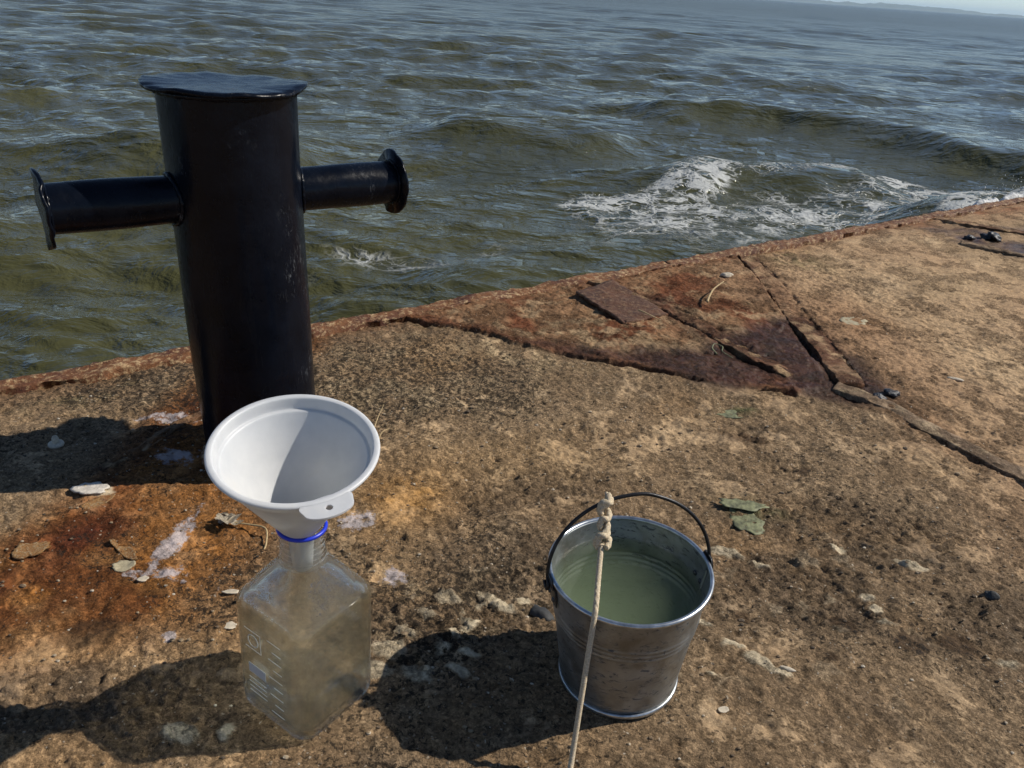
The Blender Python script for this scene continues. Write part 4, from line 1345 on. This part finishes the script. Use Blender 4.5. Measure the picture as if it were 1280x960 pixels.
inner = [(0.0662, z0 + 0.0013), (0.0654, z0 + 0.0008), (0.0649, z0 - 0.0004), (0.0640, z0 - 0.0060), (0.0634, z0 - 0.0088), (0.0630, z0 - 0.0096), (0.0622, z0 - 0.0100), (0.0606, z0 - 0.0104), (0.0600, z0 - 0.0110), (0.0592, z0 - 0.0124), (0.0545, z0 - 0.0212), (0.0385, z0 - 0.0535), (0.0190, z0 - 0.0890), (0.0150, z0 - 0.0948), (0.0110, z0 - 0.1035), (0.0090, z0 - 0.130), (0.0081, z0 - 0.150)]
V, F = lathe(outer + inner, 120, closed=True)
cone = mesh_obj('cone', V, F, MAT_FUN, fun); recalc(cone)
# hanging tab with a hole, in the plane of the rim
qi = fq.inverted()
td = (qi @ Vector((0.57, -0.82, 0))); td.z = 0; td.normalize()
ts = Vector((0, 0, 1)).cross(td)
V = []; F = []
n = 48
hc = 0.0772
for i in range(n):
    t = 2 * math.pi * i / n
    cx, cs = math.cos(t), math.sin(t)
    ho = td * (hc + 0.0029 * cx) + ts * (0.0029 * cs)
    X = 0.0096 * cx if cx > 0 else -0.0125 * abs(cx) ** 0.6
    Y = (0.0200 + 0.0070 * max(0.0, -cx) ** 0.8) * cs
    ou = td * (hc + X) + ts * Y
    for zz in (z0 - 0.0015, z0 + 0.0008):
        V.append(ho + Vector((0, 0, zz))); V.append(ou + Vector((0, 0, zz)))
for i in range(n):
    j = (i + 1) % n
    p0, p1 = i * 4, j * 4
    F += [(p0 + 2, p0 + 3, p1 + 3, p1 + 2), (p0, p1, p1 + 1, p0 + 1), (p0 + 1, p1 + 1, p1 + 3, p0 + 3), (p0, p0 + 2, p1 + 2, p1)]
tab = mesh_obj('hanging_tab', V, F, MAT_FUN, fun, smooth=False)
recalc(tab); tab.data.polygons.foreach_set('use_smooth', np.zeros(len(tab.data.polygons), bool))

# ------------------------------------------------------------------ small things lying on the deck
MAT_STRAW = simple('dry_straw', (0.42, 0.31, 0.16), 0.8, 0, 0.3, 200)
MAT_WEED = simple('green_seaweed', (0.150, 0.155, 0.078), 0.65, 0, 0.75, 90, 0.7, 0.003)
MAT_TAR = simple('black_tar', (0.012, 0.011, 0.012), 0.28, 0, 0.4, 160, 0.7, 0.004)
MAT_SHELL = simple('bleached_shell', (0.52, 0.45, 0.34), 0.65, 0, 0.25, 260, 0.4, 0.001)
MAT_STONE = simple('dark_pebble', (0.035, 0.036, 0.036), 0.7, 0, 0.35, 300, 0.6, 0.001)
MAT_PALE = simple('pale_stone', (0.36, 0.31, 0.20), 0.85, 0, 0.3, 240, 0.6, 0.002)
MAT_FLAKE = mat_rust('orange_rust_flake', (0.26, 0.11, 0.030), (0.40, 0.22, 0.080), (0.44, 0.34, 0.20), scale=3.5)

def twig(name, pts, r, label, cat, mat=MAT_STRAW):
    z = deck_z(*pts[0][:2])
    P = spline([(x - pts[0][0], y - pts[0][1], h + r) for x, y, h in pts], 8)
    n = len(P)
    V, F = tube(P, [r * (1 - 0.55 * i / n) for i in range(n)], 8)
    o = mesh_obj(name, V, F, mat, loc=(pts[0][0], pts[0][1], z))
    return tag(o, label, cat)
def lump(name, x, y, rx, ry, rz, seed, mat, label, cat, rough=0.35, rot=0.0, sub=3, freq=1.6, group=None):
    bm = bmesh.new(); bmesh.ops.create_icosphere(bm, subdivisions=sub, radius=1)
    P = np.array([v.co[:] for v in bm.verts])
    k = 1 + rough * fbm(P[:, 0] * freq + P[:, 2] * 1.3, P[:, 1] * freq - P[:, 2] * 0.9, 4, seed)
    P = P * k[:, None] * np.array([rx, ry, rz])
    c, s = math.cos(rot), math.sin(rot)
    for v, q in zip(bm.verts, P): v.co = (q[0] * c - q[1] * s, q[0] * s + q[1] * c, q[2] + rz * 0.55)
    me = bpy.data.meshes.new(name); bm.to_mesh(me); bm.free()
    me.polygons.foreach_set('use_smooth', np.ones(len(me.polygons), bool))
    me.materials.append(mat)
    o = bpy.data.objects.new(name, me); COL.objects.link(o)
    o.location = (x, y, deck_z(x, y))
    return tag(o, label, cat, group)
def flake(name, x, y, rx, ry, th, seed, mat, label, cat, curl=0.004, rot=0.0, group=None, wave=0.13):
    """thin ragged flake lying on the deck, curled at the rim"""
    V, F = wavy_disc(1.0, 0.0, 40, seed, wave, 0.0, rings=5)
    a, b = math.cos(rot), math.sin(rot)
    out = []
    half = len(V)
    for i, (px, py, pz) in enumerate(V):
        q = math.hypot(px, py)
        z = curl * q * q * (0.6 + 0.6 * math.sin(2 * math.atan2(py, px) + seed))
        if i >= 1 + 5 * 40: z -= th
        X, Y = px * rx, py * ry
        out.append((X * a - Y * b, X * b + Y * a, z * 0.6 + th * 0.7 + 0.0005))
    o = mesh_obj(name, out, F, mat, loc=(x, y, deck_z(x, y)))
    return tag(o, label, cat, group)

twig('dry_twig', [(0.452, 1.735, 0.012), (0.462, 1.765, 0.016), (0.482, 1.81, 0.020), (0.515, 1.86, 0.022)], 0.0030, 'pale dry twig sticking up from the rusty bar', 'twig')
twig('dry_twig', [(0.270, 1.605, 0.028), (0.285, 1.590, 0.028), (0.318, 1.585, 0.016)], 0.0022, 'thin twig lying against the small rusted plate', 'twig')
twig('dry_straw', [(-0.222, 1.075, 0.001), (-0.219, 1.10, 0.012), (-0.213, 1.125, 0.024)], 0.0013, 'bent dry straw standing behind the right side of the funnel', 'straw')
twig('dry_straw', [(-0.208, 1.045, 0.001), (-0.206, 1.062, 0.008), (-0.196, 1.075, 0.010)], 0.0012, 'short dry straw just right of the funnel rim', 'straw')
sprig = empty('dried_sprig', (-0.36, 0.815, deck_z(-0.36, 0.815)))
tag(sprig, 'dried flower sprig lying left of the bottle neck', 'sprig')
V, F = tube(spline([(0, 0, 0.006), (0.025, -0.004, 0.008), (0.048, -0.012, 0.010), (0.055, -0.032, 0.004), (0.056, -0.045, 0.002)], 8), 0.0012, 8)
mesh_obj('stalk', V, F, MAT_STRAW, sprig)
pt = []
for k in range(5):
    a = k * 1.256
    v, f = wavy_disc(1, 0.0, 20, 900 + k, 0.3, 0, rings=3)
    pt.append(([(x * 0.011 + 0.009 * math.cos(a) - 0.004, y * 0.006 + 0.008 * math.sin(a), 0.006 + 0.006 * abs(x) + 0.002 * k + z * 0.0) for x, y, z in v], f))
V, F = join(pt); mesh_obj('petals', V, F, MAT_SHELL, sprig)

flake('seaweed', 0.352, 0.905, 0.022, 0.030, 0.001, 911, MAT_WEED, 'green seaweed scrap lying behind the right of the bucket', 'seaweed', 0.003, 0.3, wave=0.22)
flake('seaweed', 0.352, 0.940, 0.036, 0.014, 0.001, 912, MAT_WEED, 'narrow strip of green weed above the larger scrap near the bucket', 'seaweed', 0.002, -0.1, wave=0.24)
flake('seaweed', 0.408, 1.228, 0.040, 0.013, 0.0008, 913, MAT_WEED, 'thin faded green weed smear in the middle of the deck', 'seaweed', 0.0005, 0.05, wave=0.26)
twig('seaweed', [(0.425, 1.478, 0.0), (0.420, 1.50, 0.002), (0.430, 1.525, 0.002), (0.445, 1.515, 0.001), (0.44, 1.49, 0.001), (0.455, 1.465, 0.0)], 0.0022, 'curl of green weed on the wet rusty wedge', 'seaweed', MAT_WEED)
lump('tar_lump', 0.748, 1.362, 0.017, 0.011, 0.007, 921, MAT_TAR, 'glossy black tar lump at the end of the half buried pipe', 'tar', 0.5)
lump('tar_lump', 0.715, 1.340, 0.013, 0.012, 0.006, 922, MAT_TAR, 'flat black tar lump wedged in the junction of the bars', 'tar', 0.6)
lump('tar_lump', 1.590, 2.600, 0.034, 0.026, 0.018, 923, MAT_TAR, 'black lump in the far wet patch at right', 'tar', 0.6)
lump('tar_lump', 1.500, 2.575, 0.018, 0.016, 0.009, 924, MAT_TAR, 'smaller black lump left of the big one in the far wet patch', 'tar', 0.6)
flake('stone_chip', 0.806, 1.735, 0.034, 0.030, 0.003, 938, MAT_PALE, 'pale ragged stone chip alone on the right deck', 'stone', 0.001, 0.4, wave=0.26)
lump('shell_piece', 0.917, 1.448, 0.016, 0.005, 0.003, 932, MAT_SHELL, 'white shell sliver on the right of the deck', 'shell', 0.2, -0.3)
lump('shell_piece', 0.556, 1.985, 0.016, 0.009, 0.007, 933, MAT_SHELL, 'curved white shell piece near the dry twig by the edge', 'shell', 0.4, 0.3)
lump('pebble', 0.642, 0.780, 0.008, 0.008, 0.006, 934, MAT_STONE, 'black pebble lying alone far right of the bucket', 'pebble', 0.3)
lump('shell_piece', 0.335, 0.634, 0.009, 0.003, 0.002, 935, MAT_SHELL, 'narrow grey shell shard right of the bucket base', 'shell', 0.2, -0.3)
lump('stone', 0.088, 0.775, 0.020, 0.012, 0.010, 936, simple('brown_stone', (0.075, 0.055, 0.038), 0.85, 0, 0.4, 150, 0.8, 0.003), 'dark brown stone wedge just left of the bucket rim', 'stone', 0.4, -0.9)
lump('stone', 0.052, 0.700, 0.016, 0.009, 0.006, 937, MAT_STONE, 'dark flat stone lying between bottle shoulder and bucket', 'stone', 0.4, -0.6)
# plastic stub standing in the bollard's shadow
stub = empty('plastic_stub', (-0.690, 0.978, deck_z(-0.690, 0.978)))
tag(stub, 'small white plastic plug in the shadow of the bollard', 'plug')
V, F = lathe([(0.0001, 0.0), (0.011, 0.0), (0.0115, 0.002), (0.0105, 0.0045), (0.006, 0.0055), (0.0001, 0.0055)], 32)
mesh_obj('flange', V, F, MAT_SHELL, stub)
V, F = lathe([(0.0052, 0.005), (0.0048, 0.012), (0.0030, 0.016), (0.0001, 0.017)], 24, wob=lambda a, k: (0.0006 * math.sin(3 * a), 0.0012 * math.sin(2 * a) if k > 0 else 0))
mesh_obj('stem', V, F, MAT_SHELL, stub)
flake('crust_flake', -0.575, 0.862, 0.024, 0.013, 0.004, 941, simple('chalky_crust', (0.55, 0.50, 0.43), 0.85, 0, 0.3, 160, 0.8, 0.002), 'white crusty flake at the edge of the bollard shadow', 'flake', 0.003, 0.1, wave=0.2)
flake('rust_flake', -0.553, 0.838, 0.011, 0.021, 0.002, 942, MAT_FLAKE, 'orange rust flake below the white crusty one', 'flake', 0.003, -0.6, wave=0.2)
flake('rust_flake', -0.476, 0.752, 0.026, 0.007, 0.002, 943, MAT_FLAKE, 'narrow orange flake on the rust stain beside a crack', 'flake', 0.004, -0.6, wave=0.2)
flake('stone_flake', -0.462, 0.722, 0.013, 0.010, 0.003, 944, MAT_PALE, 'grey stone flake beside the narrow orange flake', 'flake', 0.004, 0.2)
flake('rust_flake', -0.585, 0.735, 0.020, 0.015, 0.004, 945, MAT_FLAKE, 'orange layered flake at the left frame edge', 'flake', 0.003, 0.5, wave=0.24)
flake('shell_piece', -0.300, 0.636, 0.0075, 0.0055, 0.002, 947, MAT_SHELL, 'yellowish shell fragment just left of the bottle body', 'shell', 0.001, 0.0)
flake('shell_piece', -0.318, 0.690, 0.010, 0.0035, 0.002, 948, MAT_SHELL, 'flat pale shell fragment left of the bottle shoulder', 'shell', 0.001, 0.1)
flake('shell_piece', -0.430, 0.703, 0.007, 0.0045, 0.002, 949, MAT_SHELL, 'tiny pale shell on the lilac stain', 'shell', 0.001, 0.3)
flake('shell_piece', 0.250, 0.575, 0.006, 0.004, 0.002, 950, MAT_SHELL, 'tiny pale shell right of the bucket foot', 'shell', 0.001, 0.3)

# loose grit: too many grains to count
def build_grit():
    bm = bmesh.new(); bmesh.ops.create_icosphere(bm, subdivisions=1, radius=1)
    IV = np.array([v.co[:] for v in bm.verts]); IF = [tuple(v.index for v in f.verts) for f in bm.faces]; bm.free()
    r5 = np.random.default_rng(21)
    N = 1500
    x = r5.uniform(-0.75, 0.95, N); y = r5.uniform(0.42, 1.25, N)
    u, v = w2uv(x, y)
    ok = (v > 0.04) & (np.hypot(x - KX, y - KY) > 0.07) & (np.hypot(x - TX, y - TY) > 0.07) & (np.hypot(x - BX, y - BY) > 0.09)
    x = x[ok]; y = y[ok]
    z = deck_fields(x[None], y[None], False)[0]
    parts = []
    for i in range(len(x)):
        r = r5.uniform(0.0008, 0.0024) * (1.7 if r5.random() < 0.06 else 1)
        j = 1 + 0.35 * (r5.random(IV.shape) - 0.5)
        parts.append((IV * j * r * np.array([1.2, 0.9, 0.6]) + [x[i], y[i], z[i] + r * 0.3], IF))
    V, F = join(parts)
    m = M('loose_grit'); p = m.pos()
    cell = m.voro(p, 120, 'F1', out='Color'); s = m.n('SeparateColor'); m.l(cell, s.inputs[0])
    c = m.ramp(s.outputs[0], (0.0, (0.05, 0.04, 0.03)), (0.4, (0.16, 0.11, 0.065)), (0.75, (0.30, 0.22, 0.13)), (1.0, (0.52, 0.46, 0.36)))
    m.pbr(color=c, rough=0.9)
    o = mesh_obj('loose_grit', V, F, m.m, smooth=False)
    tag(o, 'fine loose grit scattered over the deck', 'grit', kind='stuff')
build_grit()

# ------------------------------------------------------------------ haze over the water
def build_haze():
    m = M('sea_haze')
    v = m.n('VolumePrincipled')
    v.inputs['Color'].default_value = (0.62, 0.82, 1.0, 1)
    v.inputs['Density'].default_value = 1.7e-4
    v.inputs['Anisotropy'].default_value = 0.2
    m.l(v.outputs[0], m.out.inputs['Volume'])
    s = 11000; zb, zt = -4.0, 60.0
    V = [(x, y, z) for x in (-s, s) for y in (-s, s) for z in (zb, zt)]
    F = [(0, 1, 3, 2), (4, 6, 7, 5), (0, 4, 5, 1), (2, 3, 7, 6), (0, 2, 6, 4), (1, 5, 7, 3)]
    o = mesh_obj('haze', V, F, m.m, smooth=False)
    tag(o, 'thin sea haze over the water', kind='stuff')
build_haze()
